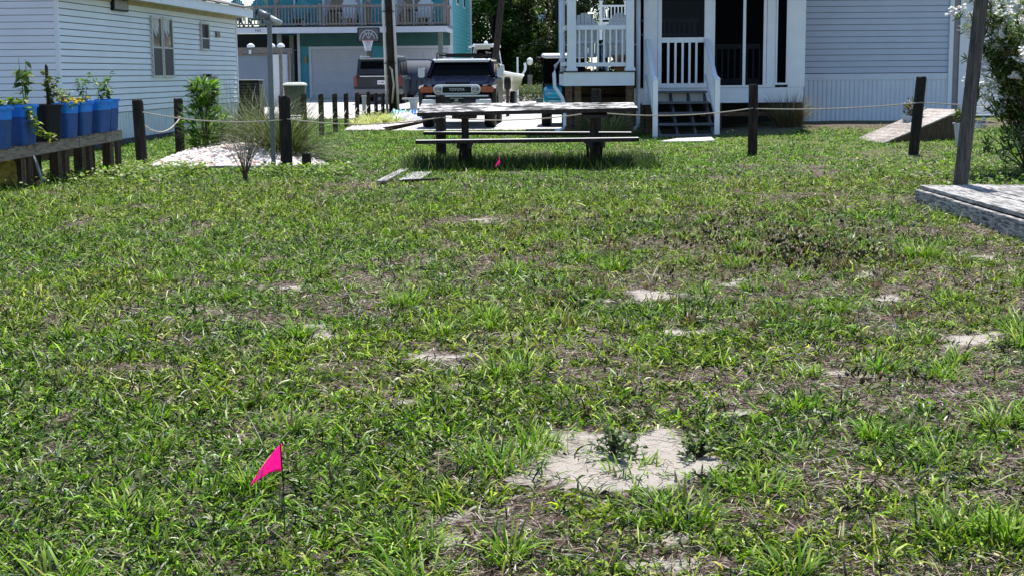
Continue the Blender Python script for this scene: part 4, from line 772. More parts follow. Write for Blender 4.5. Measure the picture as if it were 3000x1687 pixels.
# grasses against the cottage
fountain('spiky_grass', 'spiky dry green grass clump growing under the balcony', (2.15, 33.2, .34), 900, 1.05, .012, [(.20, .21, .11), (.32, .30, .17), (.10, .12, .055), (.42, .37, .24)], (3, 3, 2, 1), el=(.35, 1.4), bend=(.4, 1.4), rad=.25)
fountain('spiky_grass', 'brown wispy grass clump at the screened porch corner', (6.35, 33.7, .50), 900, .95, .008, [(.10, .085, .05), (.17, .13, .08), (.06, .055, .03), (.26, .21, .13)], (3, 3, 2, 1), el=(.9, 1.5), bend=(.2, 1.3), rad=.26)

# ================================================================= RAMP, POTS, WHITE STEPS, OLEANDER
RM = thing('wooden_ramp', 'weathered wooden ramp rising to the right beside white pots', 'ramp', (7.5, 29.6, .31))
# local: rises along direction (cos a, sin a)
dx, dy = 1.75, .75; L = math.hypot(dx, dy); ux, uy = dx / L, dy / L; vx, vy = -uy, ux
for k in range(12):
    a, b = k * .162, k * .162 + .155; za, zb = .02 + .62 * a / L, .02 + .62 * b / L
    q = lambda s, t_, z: (ux * s + vx * t_, uy * s + vy * t_, z)
    MB().hexa([q(a, 0, za - .03), q(b, 0, zb - .03), q(b, 1.1, zb - .03), q(a, 1.1, za - .03)], [q(a, 0, za), q(b, 0, zb), q(b, 1.1, zb), q(a, 1.1, za)]).build('ramp_board', wood('ramp_wood', [(.3, (.12, .10, .09)), (.5, (.33, .29, .26)), (.75, (.62, .58, .54))], (5, 9, 5), 3, .5, blotch=.5), RM, bevel=.004)
for t_ in (.0, 1.05):
    MB().hexa([q(0, t_, -.06), q(L, t_, -.06), q(L, t_ + .045, -.06), q(0, t_ + .045, -.06)], [q(0, t_, -.015), q(L, t_, .605), q(L, t_ + .045, .605), q(0, t_ + .045, -.015)]).build('side_board', STANDD, RM)
def pot(x, y, z, hh, label):
    t = thing('planter_pot', label, 'pot', (x, y, z)); MB().loft([[(a, b, zz) for a, b in rrect(-w_, w_, -w_, w_, .03, 2)] for w_, zz in ((.12, 0), (.165, hh * .93), (.185, hh * .93), (.185, hh), (.15, hh), (.14, hh * .85))]).build('body', mat('pot_grey_white', (.50, .54, .60), .6, .08, 5), t); MB().bx(-.14, .14, -.14, .14, hh * .86, hh * .88).build('soil', SOIL, t); return (x, y, z + hh * .87)
p1 = pot(8.42, 30.9, float(gz(8.42, 30.9)), .44, 'white square planter pot behind the ramp'); p2 = pot(8.79, 28.6, float(gz(8.79, 28.6)), .46, 'tapered white planter pot in front of the ramp')
def bush(name, label, at, rad, h, n, L_, W_, cols, wts, flowers=0, fcol=None, cat='plant'):
    t = thing(name, label, cat, at); u = rng.normal(size=(n, 3)); u /= np.linalg.norm(u, axis=1)[:, None]; r_ = rng.random(n) ** .35
    pts = u * r_[:, None] * np.array([rad, rad, h / 2]) + np.array([0, 0, h / 2]); m = MB()
    for k in range(6): m.tube([(0, 0, -.04), tuple(pts[k] * .6 * np.array([.6, .6, 1])), tuple(pts[k])], [.008, .006, .003], 5)
    m.build('stem', STEMB, t); leafcloud('leaves', LEAF, t, pts, L_, W_, cols, wts, (-.2, 1.2))
    if flowers:
        k = rng.choice(n, flowers); leafcloud('petals', PETAL, t, np.repeat(pts[k] * 1.04, 5, 0), .04, .03, [fcol], [1], (-.2, .9))['kind'] = 'stuff'
    return t
DG = [(.04, .075, .016), (.075, .12, .025), (.12, .17, .04)]
bush('flowering_plant', 'dark leafy pot plant with small red flowers behind the ramp', p1, .22, .42, 260, .09, .035, DG, (3, 2, 1), 12, (.55, .08, .10)); bush('flowering_plant', 'leafy green plant in the tapered white pot', p2, .22, .42, 240, .10, .04, [(.10, .14, .03), (.16, .2, .05), (.06, .1, .02)], (3, 2, 2))
WS = thing('white_steps', 'white painted side steps beyond the cottage corner', 'steps', (12.2, 38.6, .6))
for k in range(12): B('tread', WHITE, WS, -.7, 1.6, -.3 - .27 + k * .27 - .6, -.3 + k * .27 - .6 + .02, .0 + k * .2, .04 + k * .2); B('riser', mat('riser_grey', (.55, .57, .6), .6, .06, 4), WS, -.7, 1.6, -.3 + k * .27 - .6 - .04, -.3 + k * .27 - .6 - .01, .04 + k * .2, .2 + k * .2)  # grey risers paint in the shade on the white steps' upright faces
B('stringer', WHITE, WS, -.8, -.72, -1.0, 2.6, -.2, .15); B('side_wall', mat('riser_grey', (.55, .57, .6)), WS, -.7, 4.5, 2.5, 2.6, -.3, 4.2)
# oleander with white blossom
def oleander(at):
    t = thing('oleander_bush', 'tall oleander bush with white blossom clusters at the right edge', 'bush', at); m = MB(); pts = []; az = []; fl = []
    nst = 62
    for s in range(nst):
        a = random.uniform(0, 6.3); ln = random.uniform(.15, .55); hh = random.uniform(1.3, 3.5); path = []
        if s < 12: hh = random.uniform(.4, 1.0); ln = random.uniform(.8, 1.4); a = random.uniform(2.3, 5.2)
        for i in range(8):
            f = i / 7; path.append(Vector((math.cos(a) * (.25 + ln * hh * f ** 1.3), math.sin(a) * (.25 + ln * hh * f ** 1.3), hh * (f - .12 * f * f))))
        m.tube(path, [.016 * (1 - .75 * i / 7) for i in range(8)], 5)
        for w_ in range(int(hh * 11)):
            f = random.uniform(.3, 1.0); i = min(6, int(f * 7)); p = path[i].lerp(path[i + 1], f * 7 - i) + Vector((random.gauss(0, .10), random.gauss(0, .10), random.gauss(0, .07))); a0 = random.uniform(0, 6.3)
            for k in range(11): pts.append(p + Vector((0, 0, random.gauss(0, .018)))); az.append(a0 + k * 2 * math.pi / 3.4)
        if random.random() < (.95 if s >= 12 else .25):
            for c_ in range(random.randint(2, 6) if s >= 12 else 1):
                p = path[random.choice((-1, -1, -2, -3))] + Vector((random.gauss(0, .12), random.gauss(-.05, .12), random.gauss(.04, .08)))
                for k in range(13):
                    q = p + Vector((random.gauss(0, .05), random.gauss(0, .05), random.gauss(0, .05))); fl += [q] * 5
    m.build('stem', STEMB, t, smooth=True); n = len(pts); pts = np.array(pts); az = np.array(az)
    v, tt, c = blades(pts, az + rng.normal(size=n) * .2, rng.uniform(-.2, 1.1, n), .16 * rng.uniform(.7, 1.3, n), .032 * rng.uniform(.8, 1.2, n), rng.uniform(-.1, .8, n), pal(n, [(.05, .09, .022), (.09, .14, .035), (.16, .21, .06), (.30, .34, .18)], (3, 3, 2.4, 1.6), .2), 3, LEAFP, rng.normal(size=n) * .3)
    inst('leaves', npmesh('leaves', v, tt, LEAF, c), t)
    n = len(fl); fl = np.array(fl); az = np.tile(np.arange(5) * 2 * math.pi / 5, n // 5) + np.repeat(rng.uniform(0, 6, n // 5), 5)
    v, tt, c = blades(fl, az, np.repeat(rng.uniform(-1.1, 1.3, n // 5), 5) + rng.normal(size=n) * .3, np.full(n, .05), np.full(n, .042), rng.uniform(0, .5, n), pal(n, [(.88, .88, .86), (.82, .82, .76), (.6, .45, .25)], (14, 3, .4), .05, .02), 3, [.4, 1, .9], rng.normal(size=n) * .2)
    inst('blossoms', npmesh('blossoms', v, tt, PETAL, c), t)['kind'] = 'stuff'
oleander((7.95, 21.9, float(gz(7.9, 21.9)) - .02))
# ================================================================= TURQUOISE HOUSE WITH GARAGES
GH = thing('beach_house', 'two storey turquoise house with garages under a long wooden deck', 'house', (-8.6, 66.5, .72), -2.9)
g0 = .72                           # local: x along the front, y back, z world - g0
FL, FR = -4.6, 5.94                # front from .. to
def Hs(name, m_, x0, x1, y0, y1, z0, z1, parent=None, bevel=0): return B(name, m_, parent or GH, x0, x1, y0, y1, z0 - g0, z1 - g0, bevel=bevel)
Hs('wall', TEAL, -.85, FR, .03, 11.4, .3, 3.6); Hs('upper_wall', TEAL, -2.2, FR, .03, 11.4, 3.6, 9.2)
Hs('beam', TEALD, -.85, FR, -.03, .03, 3.0, 3.6)
Hs('corner_trim', TRIMW, -.92, -.80, -.05, .1, .5, 3.58)
Hs('corner_trim', TRIMW, FR - .02, FR + .10, -.02, .12, .5, 9.2); Hs('corner_trim', TRIMW, FR - .02, FR + .10, 11.3, 11.45, .5, 9.2)
crs = MB().prism([(0, 0), (.02, 0), (.02, .02), (.005, .175), (0, .175)], .12, 11.3, 'y').mesh('siding_course', mat('sunlit_turquoise_shingle', (.10, .42, .48), .6, .18, 6))  # lighter copy of the turquoise, sunlight put into its colour
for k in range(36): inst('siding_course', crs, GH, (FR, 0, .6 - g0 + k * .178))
crf = MB().prism([(0, 0), (-.02, 0), (-.02, .02), (-.005, .198), (0, .198)], FL + 2.6, FR - .1, 'x').mesh('front_course', TEAL)
for k in range(26): inst('siding_course', crf, GH, (0, .03, 3.95 - g0 + k * .2))
for z0, z1, y0, y1 in ((4.9, 6.1, 3.2, 4.1), (4.9, 6.1, 7.0, 7.9)):
    wn = Hs('window', TRIMW, FR + .0, FR + .05, y0, y1, z0, z1); Hs('pane', GLASSD, FR + .05, FR + .056, y0 + .1, y1 - .1, z0 + .1, z1 - .1, wn)
Hs('roof', ROOF, -5.4, FR + .5, -3.0, 11.8, 9.2, 9.5)
GDOOR = mat('garage_door_paint', (.52, .54, .60), .55, .04, 2)
for gx0, gx1 in ((-.29, 2.19), (3.45, 5.85)):
    d = Hs('garage_door', TRIMW, gx0 - .12, gx0 - .005, -.03, .03, .6, 2.99); Hs('frame', TRIMW, gx1 + .005, gx1 + .12, -.03, .03, .6, 2.99, d); Hs('frame', TRIMW, gx0 - .004, gx1 + .004, -.03, .03, 2.88, 2.99, d)
    for k in range(4):
        s = Hs('door_section', GDOOR, gx0, gx1, .0, .025, .72 + k * .538, .72 + k * .538 + .534, d)
        for q in range(4):
            w_ = (gx1 - gx0) / 4; xa = gx0 + q * w_ + .07; MB().hexa([(xa, 0, .8 + k * .538 - g0), (xa + w_ - .14, 0, .8 + k * .538 - g0), (xa + w_ - .14, 0, 1.19 + k * .538 - g0), (xa, 0, 1.19 + k * .538 - g0)][::-1], [(xa + .03, -.012, .83 + k * .538 - g0), (xa + w_ - .17, -.012, .83 + k * .538 - g0), (xa + w_ - .17, -.012, 1.16 + k * .538 - g0), (xa + .03, -.012, 1.16 + k * .538 - g0)][::-1]).build('door_panel', GDOOR, d)
# carport recess on the left, with stairs and posts
Hs('recess_back', DARKI, -7.5, -.9, 4.5, 4.6, .3, 3.7); Hs('recess_side', TEALD, -.95, -.93, .1, 4.5, .3, 3.5)  # black back sheet widened to darken the recess
for k in range(9): Hs('stair_tread', mat('stair_tread_grey', (.40, .40, .40), .7, .15, 5), -3.7 + .12 * k, -2.6 + .12 * k, 1.5 + .22 * k, 1.72 + .22 * k, .95 + k * .24, 1.0 + k * .24)
for px, py in ((-4.3, -2.4), (-1.35, -2.35), (-1.3, .1), (2.55, -2.4), (FR - .3, -2.4)): Hs('post', mat('greenish_post', (.16, .18, .16), .8, .25, 4), px, px + .19, py, py + .19, .4, 3.5)
# deck
DF = -2.6
Hs('deck_fascia', TRIMW, FL, FR + .12, DF - .04, DF, 3.515, 3.77); Hs('deck_floor', DECKW, FL, FR + .12, DF, 0, 3.70, 3.78); Hs('deck_edge', BLACKP, FL - .02, FR + .14, DF - .07, DF + .05, 3.781, 3.82); Hs('deck_side', TRIMW, FR + .08, FR + .12, DF, 0, 3.515, 3.77)
posts = [FL + .02, -3.1, -1.35, .55, 2.5, 4.2, FR - .05]
for px in posts: Hs('rail_post', DECKW, px, px + .10, DF - .02, DF + .08, 3.80, 4.78)
for px in (-1.4, 2.58, FR - .06): Hs('roof_post', DECKW, px, px + .19, DF + .09, DF + .28, 3.80, 9.2)
for px in (-4.55, -3.95): Hs('roof_post', TLEG, px, px + .17, DF + .12, DF + .29, 3.80, 9.2)
bal = MB().bx(0, .045, 0, .04, 3.93 - g0, 4.60 - g0).mesh('baluster', DECKW)
for a, b in zip(posts[:-1], posts[1:]):
    Hs('top_rail', DECKW, a + .1, b, DF - .03, DF + .09, 4.60, 4.70); Hs('bottom_rail', DECKW, a + .1, b, DF, DF + .06, 3.87, 3.93)
    n = int((b - a - .1) / .135)
    for k in range(n): inst('baluster', bal, GH, (a + .1 + (k + .5) * (b - a - .1) / n - .02, DF + .01, 0))
for k in range(13): inst('baluster', bal, GH, (FR - .01, DF + .2 + k * .17, 0))
Hs('side_rail', DECKW, FR - .03, FR + .07, DF + .09, 0, 4.60, 4.70)
# upper windows and sliding doors
def hwin(x0, x1, z0, z1, split=None, curtain=False):
    d = Hs('window', TRIMW, x0, x0 + .1, -.03, .02, z0, z1); Hs('frame', TRIMW, x1 - .1, x1, -.03, .02, z0, z1, d); Hs('frame', TRIMW, x0 + .101, x1 - .101, -.03, .02, z1 - .1, z1, d)
    Hs('pane', GLASSD, x0 + .1, x1 - .1, -.005, .015, z0, z1 - .1, d)
    if split: Hs('frame', TRIMW, split, split + .07, -.028, .0, z0, z1 - .1, d)
    if curtain:
        for s, xx in ((1, x0 + .1), (-1, x1 - .1)): MB().prism([(xx, z1 - .1 - g0), (xx + s * .55, z1 - .1 - g0), (xx + s * .12, z0 + .55 - g0), (xx, z0 + .5 - g0)], -.012, -.007, 'y').build('curtain', mat('lace_curtain', (.35, .37, .40), .8, .15, 9), d)
hwin(.25, 2.05, 3.82, 5.9, 1.2, True); hwin(3.5, 5.1, 3.82, 5.9, 4.3, True); hwin(-1.05, -.55, 3.82, 5.8)
Hs('pale_wall_panel', mat('cream_panel', (.62, .60, .44), .7, .06, 3), -2.75, -2.2, .5, .6, 3.8, 9.2)
Hs('wall_lamp', mat('brass_lamp', (.30, .22, .10), .5, .2, 9), -.62, -.50, -.12, -.03, 2.25, 2.55)
def text_mesh(txt, size, m_, ext=.004):
    cu = bpy.data.curves.new('lettering', 'FONT'); cu.body = txt; cu.size = size; cu.align_x = 'CENTER'; cu.align_y = 'CENTER'; cu.extrude = ext
    ob = bpy.data.objects.new('tmp', cu); C.objects.link(ob); dg = bpy.context.evaluated_depsgraph_get(); me = bpy.data.meshes.new_from_object(ob.evaluated_get(dg)); bpy.data.objects.remove(ob); bpy.data.curves.remove(cu); me.name = 'lettering'; me.materials.clear(); me.materials.append(m_); return me
inst('house_number', text_mesh('165', .17, BLACKP), GH, (-2.10, DF - .046, 3.645 - g0), (R(90), 0, 0), (1.15, 1, 1))
# chairs on the long deck
for k, (px, py, cm, lab) in enumerate([(-3.3, -1.6, 'teal', 'turquoise adirondack chair at the left end of the long deck'), (-2.3, -1.7, 'teal', 'second turquoise adirondack chair from the left on the long deck'), (-.4, -1.6, 'teal', 'turquoise adirondack chair beside the left deck window'), (1.7, -1.7, 'white', 'pale chair beside the basketball backboard on the deck'), (5.0, -1.6, 'white', 'white chair at the right end of the long deck')]):
    q = GH.matrix_basis @ Vector((px, py, 0)); ca, sa = math.cos(R(-2.9)), math.sin(R(-2.9)); X_, Y_ = -8.6 + ca * px - sa * py, 66.5 + sa * px + ca * py
    old = CH; CH = mat('chair_teal', (.05, .28, .34), .5, .1, 4) if cm == 'teal' else old; adirondack(X_, Y_, 3.79, 175, lab, 'chairs on the long deck'); CH = old
# basketball hoop
BH = thing('basketball_hoop', 'basketball hoop with fan pattern backboard in front of the deck', 'basketball hoop', (-5.80, 61.0, .62), -2.9); b0 = .62
MB().bx(-.06, .06, .35, .47, -.1, 2.9).build('pole', mat('hoop_pole', (.10, .085, .075), .6, .2, 4), BH); MB().bar((0, .40, 2.7), (0, .03, 2.55), .06, .08).build('arm', BLACKP, BH)
bb = MB().prism(rrect(-.46, .46, 2.42, 3.03, .05, 3), 0, .03, 'y').build('backboard', BLACKP, BH); MB().prism(rrect(-.41, .41, 2.47, 2.99, .04, 3), -.004, -.0005, 'y').build('board_face', mat('smoked_board', (.07, .075, .09), .3, .1, 5), bb)
m = MB(); a_ = np.linspace(0, math.pi, 15)
for r_ in (.36, .24): 
    for i in range(14): m.bar((r_ * math.cos(a_[i]), -.006, 2.56 + r_ * 1.0 * math.sin(a_[i])), (r_ * math.cos(a_[i + 1]), -.006, 2.56 + r_ * 1.0 * math.sin(a_[i + 1])), .026, .004, (0, 1, 0))
for aa in (60, 90, 120): m.bar((.04 * math.cos(R(aa)), -.0062, 2.58), (.36 * math.cos(R(aa)), -.0062, 2.56 + .36 * math.sin(R(aa))), .02, .004, (0, 1, 0))
m.build('fan_marking', mat('board_line', (.45, .47, .52), .5), bb)
MB().tube([(.22 * math.cos(a), -.25 + .22 * math.sin(a), 2.50) for a in np.linspace(0, 2 * math.pi, 17)], .012, 6, False).build('rim', mat('hoop_orange', (.45, .10, .03), .5, .1, 5), BH)
m = MB()
for i in range(12):
    a = 2 * math.pi * i / 12; b = a + .5
    for c_ in (b, a - .5): m.tube([(.22 * math.cos(a), -.25 + .22 * math.sin(a), 2.49), (.15 * math.cos(c_), -.25 + .15 * math.sin(c_), 2.25), (.12 * math.cos(a), -.25 + .12 * math.sin(a), 2.08)], .008, 4)
m.build('net', WHITE, BH)

# ================================================================= OUTDOOR SHOWER, AIR CONDITIONER, BIN
OS = thing('outdoor_shower', 'outdoor shower stall of pale panels in a weathered timber frame', 'shower', (-8.0, 47.0, .48)); s0 = .48
def O_(name, m_, x0, x1, y0, y1, z0, z1, bevel=0): return B(name, m_, OS, x0 + 8, x1 + 8, y0 - 47, y1 - 47, z0 - s0, z1 - s0, bevel=bevel)
SHP = mat('shower_panel', (.21, .265, .35), .6, .08, 2)
O_('panel', SHP, -8.76, -7.67, 47.0, 47.03, .75, 2.42); O_('panel', SHP, -7.30, -7.27, 47.05, 48.5, .75, 2.42); O_('panel', WHITE, -7.56, -7.31, 47.0, 47.03, .75, 2.40); O_('panel', SHP, -8.76, -7.3, 48.5, 48.53, .75, 2.42)
for px, py in ((-8.87, 46.98), (-7.67, 46.98), (-7.32, 46.99), (-8.87, 48.45), (-7.3, 48.5)): O_('post', BROWNW if px == -7.67 else DECKW, px, px + .10, py, py + .10, .35, 2.55)
O_('top_beam', DECKW, -8.97, -7.14, 46.93, 46.98, 2.45, 2.62); O_('top_beam', DECKW, -8.97, -7.14, 48.56, 48.61, 2.45, 2.62); O_('trim', DECKW, -8.76, -7.66, 46.97, 47.0, 2.36, 2.42)
for px in (-8.2, -7.55, -7.25): MB().lathe([(.11, 0), (.13, .03), (.10, .09), (.03, .13)], 10, (px + 8, .02, 2.623 - s0)).build('post_cap', WHITE, OS)
O_('white_bracket', WHITE, -8.25, -8.17, 46.90, 46.94, 2.42, 2.55)
AC = thing('air_conditioner', 'black air conditioning unit in front of the outdoor shower', 'air conditioner', (-7.83, 44.0, .45))
MB().bx(-.42, .42, -.42, .42, 0, 1.14).build('body', BLACKP, AC, bevel=.03); MB().bx(-.44, .44, -.44, .44, 1.142, 1.18).build('lid', METAL, AC, bevel=.02)
for k in range(12): MB().bx(-.40, .40, -.432, -.422, .10 + k * .085, .145 + k * .085).build('grille_slat', mat('ac_slat', (.03, .032, .036), .5, .2, 6), AC)
for k in range(8): MB().bx(.425, .436, -.36 + k * .09, -.30 + k * .09, .1, 1.05).build('side_slat', mat('ac_side', (.10, .12, .10), .6, .3, 14), AC)
WB = thing('waste_bin', 'dark green wheeled waste bin with a pale lid', 'waste bin', (-6.69, 46.0, .47), 4)
MB().loft([[(x, y, z) for x, y in rrect(-a, a, -a * 1.05, a * 1.05, .06, 3)] for a, z in ((.26, .06), (.33, .93), (.345, .93), (.345, .96))]).build('body', mat('bin_green', (.025, .045, .03), .5, .2, 5), WB)
MB().loft([[(x, y, z) for x, y in rrect(-a, a, -a * 1.05, a * 1.05, .07, 3)] for a, z in ((.36, .962), (.36, .99), (.31, 1.045), (.2, 1.06))]).build('lid', mat('bin_lid', (.52, .54, .48), .5, .12, 5), WB)
for s in (-1, 1): MB().tube([(s * .30, .30, .12), (s * .24, .30, .12)], .12, 14).build('wheel', BLACKP, WB)

# ================================================================= CARS
def wheel(parent, x, y, r, w_, rimc):
    o = bpy.data.objects.new('wheel', None); 
    prof = [(r * .62, -w_ / 2), (r * .92, -w_ / 2), (r, -w_ * .32), (r, w_ * .32), (r * .92, w_ / 2), (r * .62, w_ / 2)]
    ty = MB().lathe(prof, 22).build('wheel', BLACKP, parent, True, loc=(x, y, r), rot=(0, R(90), 0))
    MB().lathe([(r * .6, -w_ * .40), (r * .6, w_ * .40)], 18).build('rim', rimc, ty, True)
    MB().lathe([(r * .18, -w_ * .46), (r * .18, w_ * .46)], 10).build('hub', BLACKP, ty, True); bpy.data.objects.remove(o); return ty
SILV = mat('satin_silver', (.66, .68, .71), .4, .05, 6, 0, .3); NAVY = mat('navy_car_paint', (.0013, .0027, .014), .3, .08, 3, 0, 0, 0, spec=.025); CHARC = mat('grey_car_paint', (.028, .032, .038), .35, .06, 3, 0, .1, .1, spec=.2)
ORNG = mat('orange_lens', (.36, .06, .008), .2, .08, 8, 0, 0, .6); BMPR = mat('dark_bumper', (.02, .021, .024), .6, .2, 6); LENS = mat('headlight_lens', (.28, .30, .31), .12, .1, 20, 0, .3, 1)
# --- boxy navy off-roader facing the lawn
J = thing('offroad_car', 'navy blue boxy off road car with pale grille surround facing the lawn', 'car', (-1.36, 37.35, .388), -2.9)
def sec(y, pts): return [(x, y, z) for x, z in pts]
def boxsec(y, hw, z0, z1, r=.06, hw2=None):
    p = rrect(-hw, hw, z0, z1, r, 3); k = (hw2 or hw) / hw; return [(x * (1 if z < (z0 + z1) / 2 else k), y, z) for x, z in p]
MB().loft([boxsec(.14, .80, .62, 1.06, .08), boxsec(.20, .88, .55, 1.10, .08), boxsec(.9, .90, .52, 1.20, .1), boxsec(1.45, .93, .5, 1.27, .1), boxsec(4.15, .94, .5, 1.27, .1), boxsec(4.35, .88, .6, 1.22, .1)]).build('body', NAVY, J, True).data.shade_flat()
MB().loft([boxsec(.16, .66, .95, 1.105, .05), boxsec(.5, .72, .95, 1.19, .06), boxsec(1.40, .80, .95, 1.325, .07)]).build('hood', NAVY, J)
MB().hexa([(-.32, .24, 1.10), (.32, .24, 1.10), (.36, .8, 1.22), (-.36, .8, 1.22)], [(-.30, .26, 1.155), (.30, .26, 1.155), (.33, .8, 1.255), (-.33, .8, 1.255)]).build('hood_scoop', NAVY, J); B('scoop_opening', BLACKP, J, -.28, .28, .238, .25, 1.118, 1.15)
for s in (-1, 1):
    f = MB(); prof = [(.22, .50), (.20, 1.0), (.35, 1.07), (1.25, 1.10), (1.35, .5), (1.22, .5), (1.12, .80), (.75, .93), (.42, .80), (.34, .5)]; f.prism([(y, z) for y, z in prof], s * .84, s * .985, 'x').build('fender', BMPR, J)
    B('corner_bumper', SILV, J, s * .62 - .2 + .06 * s, s * .62 + .2 + .06 * s, -.06, .10, .585, .735, bevel=.03)
    MB().prism(rrect(s * .77 - .165, s * .77 + .165, .90, 1.05, .045, 3), .09, .16, 'y').build('turn_signal', ORNG, J)
    MB().tube([(s * .475, .05, .972), (s * .475, .10, .972)], .112, 22).build('headlight_ring', SILV, J); MB().tube([(s * .475, .035, .972), (s * .475, .06, .972)], .092, 22).build('headlight', LENS, J, True)
    MB().loft([[(x, y, z) for x, z in rrect(s * 1.03 - .085, s * 1.03 + .085, 1.28, 1.53, .04, 3)] for y in (1.28, 1.42)]).build('mirror', SILV, J); MB().bar((s * .90, 1.36, 1.25), (s * 1.0, 1.36, 1.33), .05, .06).build('mirror_arm', BMPR, J)
    MB().prism([(1.46, 1.28), (1.80, 1.665), (4.1, 1.665), (4.2, 1.28)], s * .74, s * .83, 'x').build('side_panel', NAVY, J)
    MB().prism([(1.62, 1.32), (1.86, 1.62), (2.6, 1.62), (2.65, 1.32)], s * .832, s * .838, 'x').build('side_window', GLASSC, J); MB().prism([(2.75, 1.32), (2.75, 1.62), (3.5, 1.62), (3.6, 1.32)], s * .832, s * .838, 'x').build('side_window', GLASSC, J)
    MB().bar((s * .855, 1.34, 1.29), (s * .735, 1.68, 1.69), .09, .07, (0, 1, 0)).build('pillar', NAVY, J)
MB().hexa([(-.84, 1.37, 1.305), (.84, 1.37, 1.305), (.72, 1.70, 1.672), (-.72, 1.70, 1.672)], [(-.84, 1.40, 1.305), (.84, 1.40, 1.305), (.72, 1.73, 1.672), (-.72, 1.73, 1.672)]).build('windshield', GLASSC, J)
MB().loft([boxsec(1.62, .72, 1.672, 1.725, .025), boxsec(1.75, .77, 1.672, 1.765, .03), boxsec(4.05, .77, 1.672, 1.765, .03), boxsec(4.2, .73, 1.672, 1.74, .03)]).build('roof', mat('white_car_roof', (.60, .62, .66), .25, .04, 3, 0, 0, 1), J)
B('rear_panel', NAVY, J, -.74, .74, 4.05, 4.2, 1.27, 1.672)
g_ = MB().prism(rrect(-.605, .605, .845, 1.10, .125, 6), .10, .17, 'y').build('grille_surround', mat('grille_white', (.84, .85, .86), .35, .04, 5), J, bevel=.01)
MB().prism(rrect(-.365, .365, .895, 1.045, .02, 3), .078, .11, 'y').build('grille', BLACKP, J)
inst('lettering', text_mesh('TOYOTA', .095, SILV, .006), J, (.0, .072, .972), (R(90), 0, 0), (1.0, 1, 1))
B('lower_panel', BMPR, J, -.84, .84, .08, .2, .60, .84); B('bumper_bar', SILV, J, -.78, .80, .0, .08, .80, .835); B('bumper', BMPR, J, -.80, .80, -.03, .14, .565, .72, bevel=.02)
pl = B('license_plate', BLACKP, J, -.16, .16, -.052, -.04, .60, .755); MB().bx(-.12, .12, -.055, -.0525, .625, .66).bx(-.05, .04, -.055, -.0525, .68, .735).build('plate_print', mat('plate_grey', (.3, .3, .31), .6), pl); MB().bx(-.168, .168, -.05, -.045, .592, .600).bx(-.168, .168, -.05, -.045, .755, .763).build('plate_frame', SILV, pl)
for a, b in ((-.62, -.25), (-.12, .28), (.25, .62)): MB().bar((a, 1.39, 1.315), (b, 1.33, 1.335), .022, .02).build('wiper', BLACKP, J)
rk = MB().tube([(-.66, 1.72, 1.76), (-.66, 1.78, 1.90), (-.62, 1.95, 1.93), (-.62, 3.9, 1.93)], .022, 8).tube([(.66, 1.72, 1.76), (.66, 1.78, 1.90), (.62, 1.95, 1.93), (.62, 3.9, 1.93)], .022, 8).build('roof_rack', BLACKP, J, True)
for yy in (1.95, 2.6, 3.25, 3.85): MB().bx(-.62, .62, yy, yy + .05, 1.84, 1.875).build('cross_bar', BLACKP, rk)
MB().bx(-.44, .52, 1.9, 1.94, 1.80, 1.90).build('wind_deflector', BLACKP, rk)
for x, y in ((-.80, .78), (.80, .78), (-.80, 3.46), (.80, 3.46)): wheel(J, x, y, .40, .27, SILV)
B('axle', BLACKP, J, -.7, .7, .72, .84, .30, .40); B('underbody', BLACKP, J, -.72, .72, .2, 4.2, .42, .53)
# --- grey estate seen from behind
U = thing('grey_suv', 'dark grey sport utility car parked tail first before the garage', 'car', (-5.12, 57.3, .585), -2.9)
MB().loft([boxsec(0, .93, .55, 1.02, .1), boxsec(.08, .97, .42, 1.08, .1), boxsec(1.0, .98, .40, 1.12, .1), boxsec(3.4, .97, .40, 1.10, .1), boxsec(4.6, .92, .42, 1.0, .12), boxsec(4.85, .8, .5, .85, .1)]).build('body', CHARC, U)
MB().loft([boxsec(.06, .86, 1.02, 1.20, .05, .84), boxsec(.24, .84, 1.02, 1.80, .1, .80), boxsec(2.6, .84, 1.02, 1.82, .1, .80), boxsec(3.55, .88, 1.02, 1.14, .05)]).build('cabin', CHARC, U)
MB().hexa([(-.74, .055, 1.15), (.74, .055, 1.15), (.66, .185, 1.66), (-.66, .185, 1.66)], [(-.74, .09, 1.15), (.74, .09, 1.15), (.66, .22, 1.66), (-.66, .22, 1.66)]).build('rear_window', GLASSC, U)
B('tailgate', CHARC, U, -.72, .72, -.02, .05, .62, 1.08, bevel=.02); B('rear_bumper', mat('grey_bumper', (.12, .125, .13), .45, .1, 5), U, -.94, .94, -.10, .12, .40, .62, bevel=.04); B('chrome_strip', SILV, U, -.70, .72, -.028, -.021, 1.075, 1.105)
q = B('license_plate', mat('number_plate', (.66, .66, .70), .5, .05, 8), U, -.02, .29, -.034, -.022, .78, .93); MB().bx(.03, .08, -.037, -.0345, .83, .88).bx(.12, .23, -.037, -.0345, .83, .88).build('plate_print', mat('plate_dark', (.18, .1, .2), .6), q); B('plate_recess', BMPR, U, -.24, .33, -.0225, -.0205, .74, .97)
B('rear_spoiler', mat('bright_roof_edge', (.30, .32, .34), .2, .05, 4, 0, .6, 1), U, -.72, .72, .12, .55, 1.74, 1.80, bevel=.02)
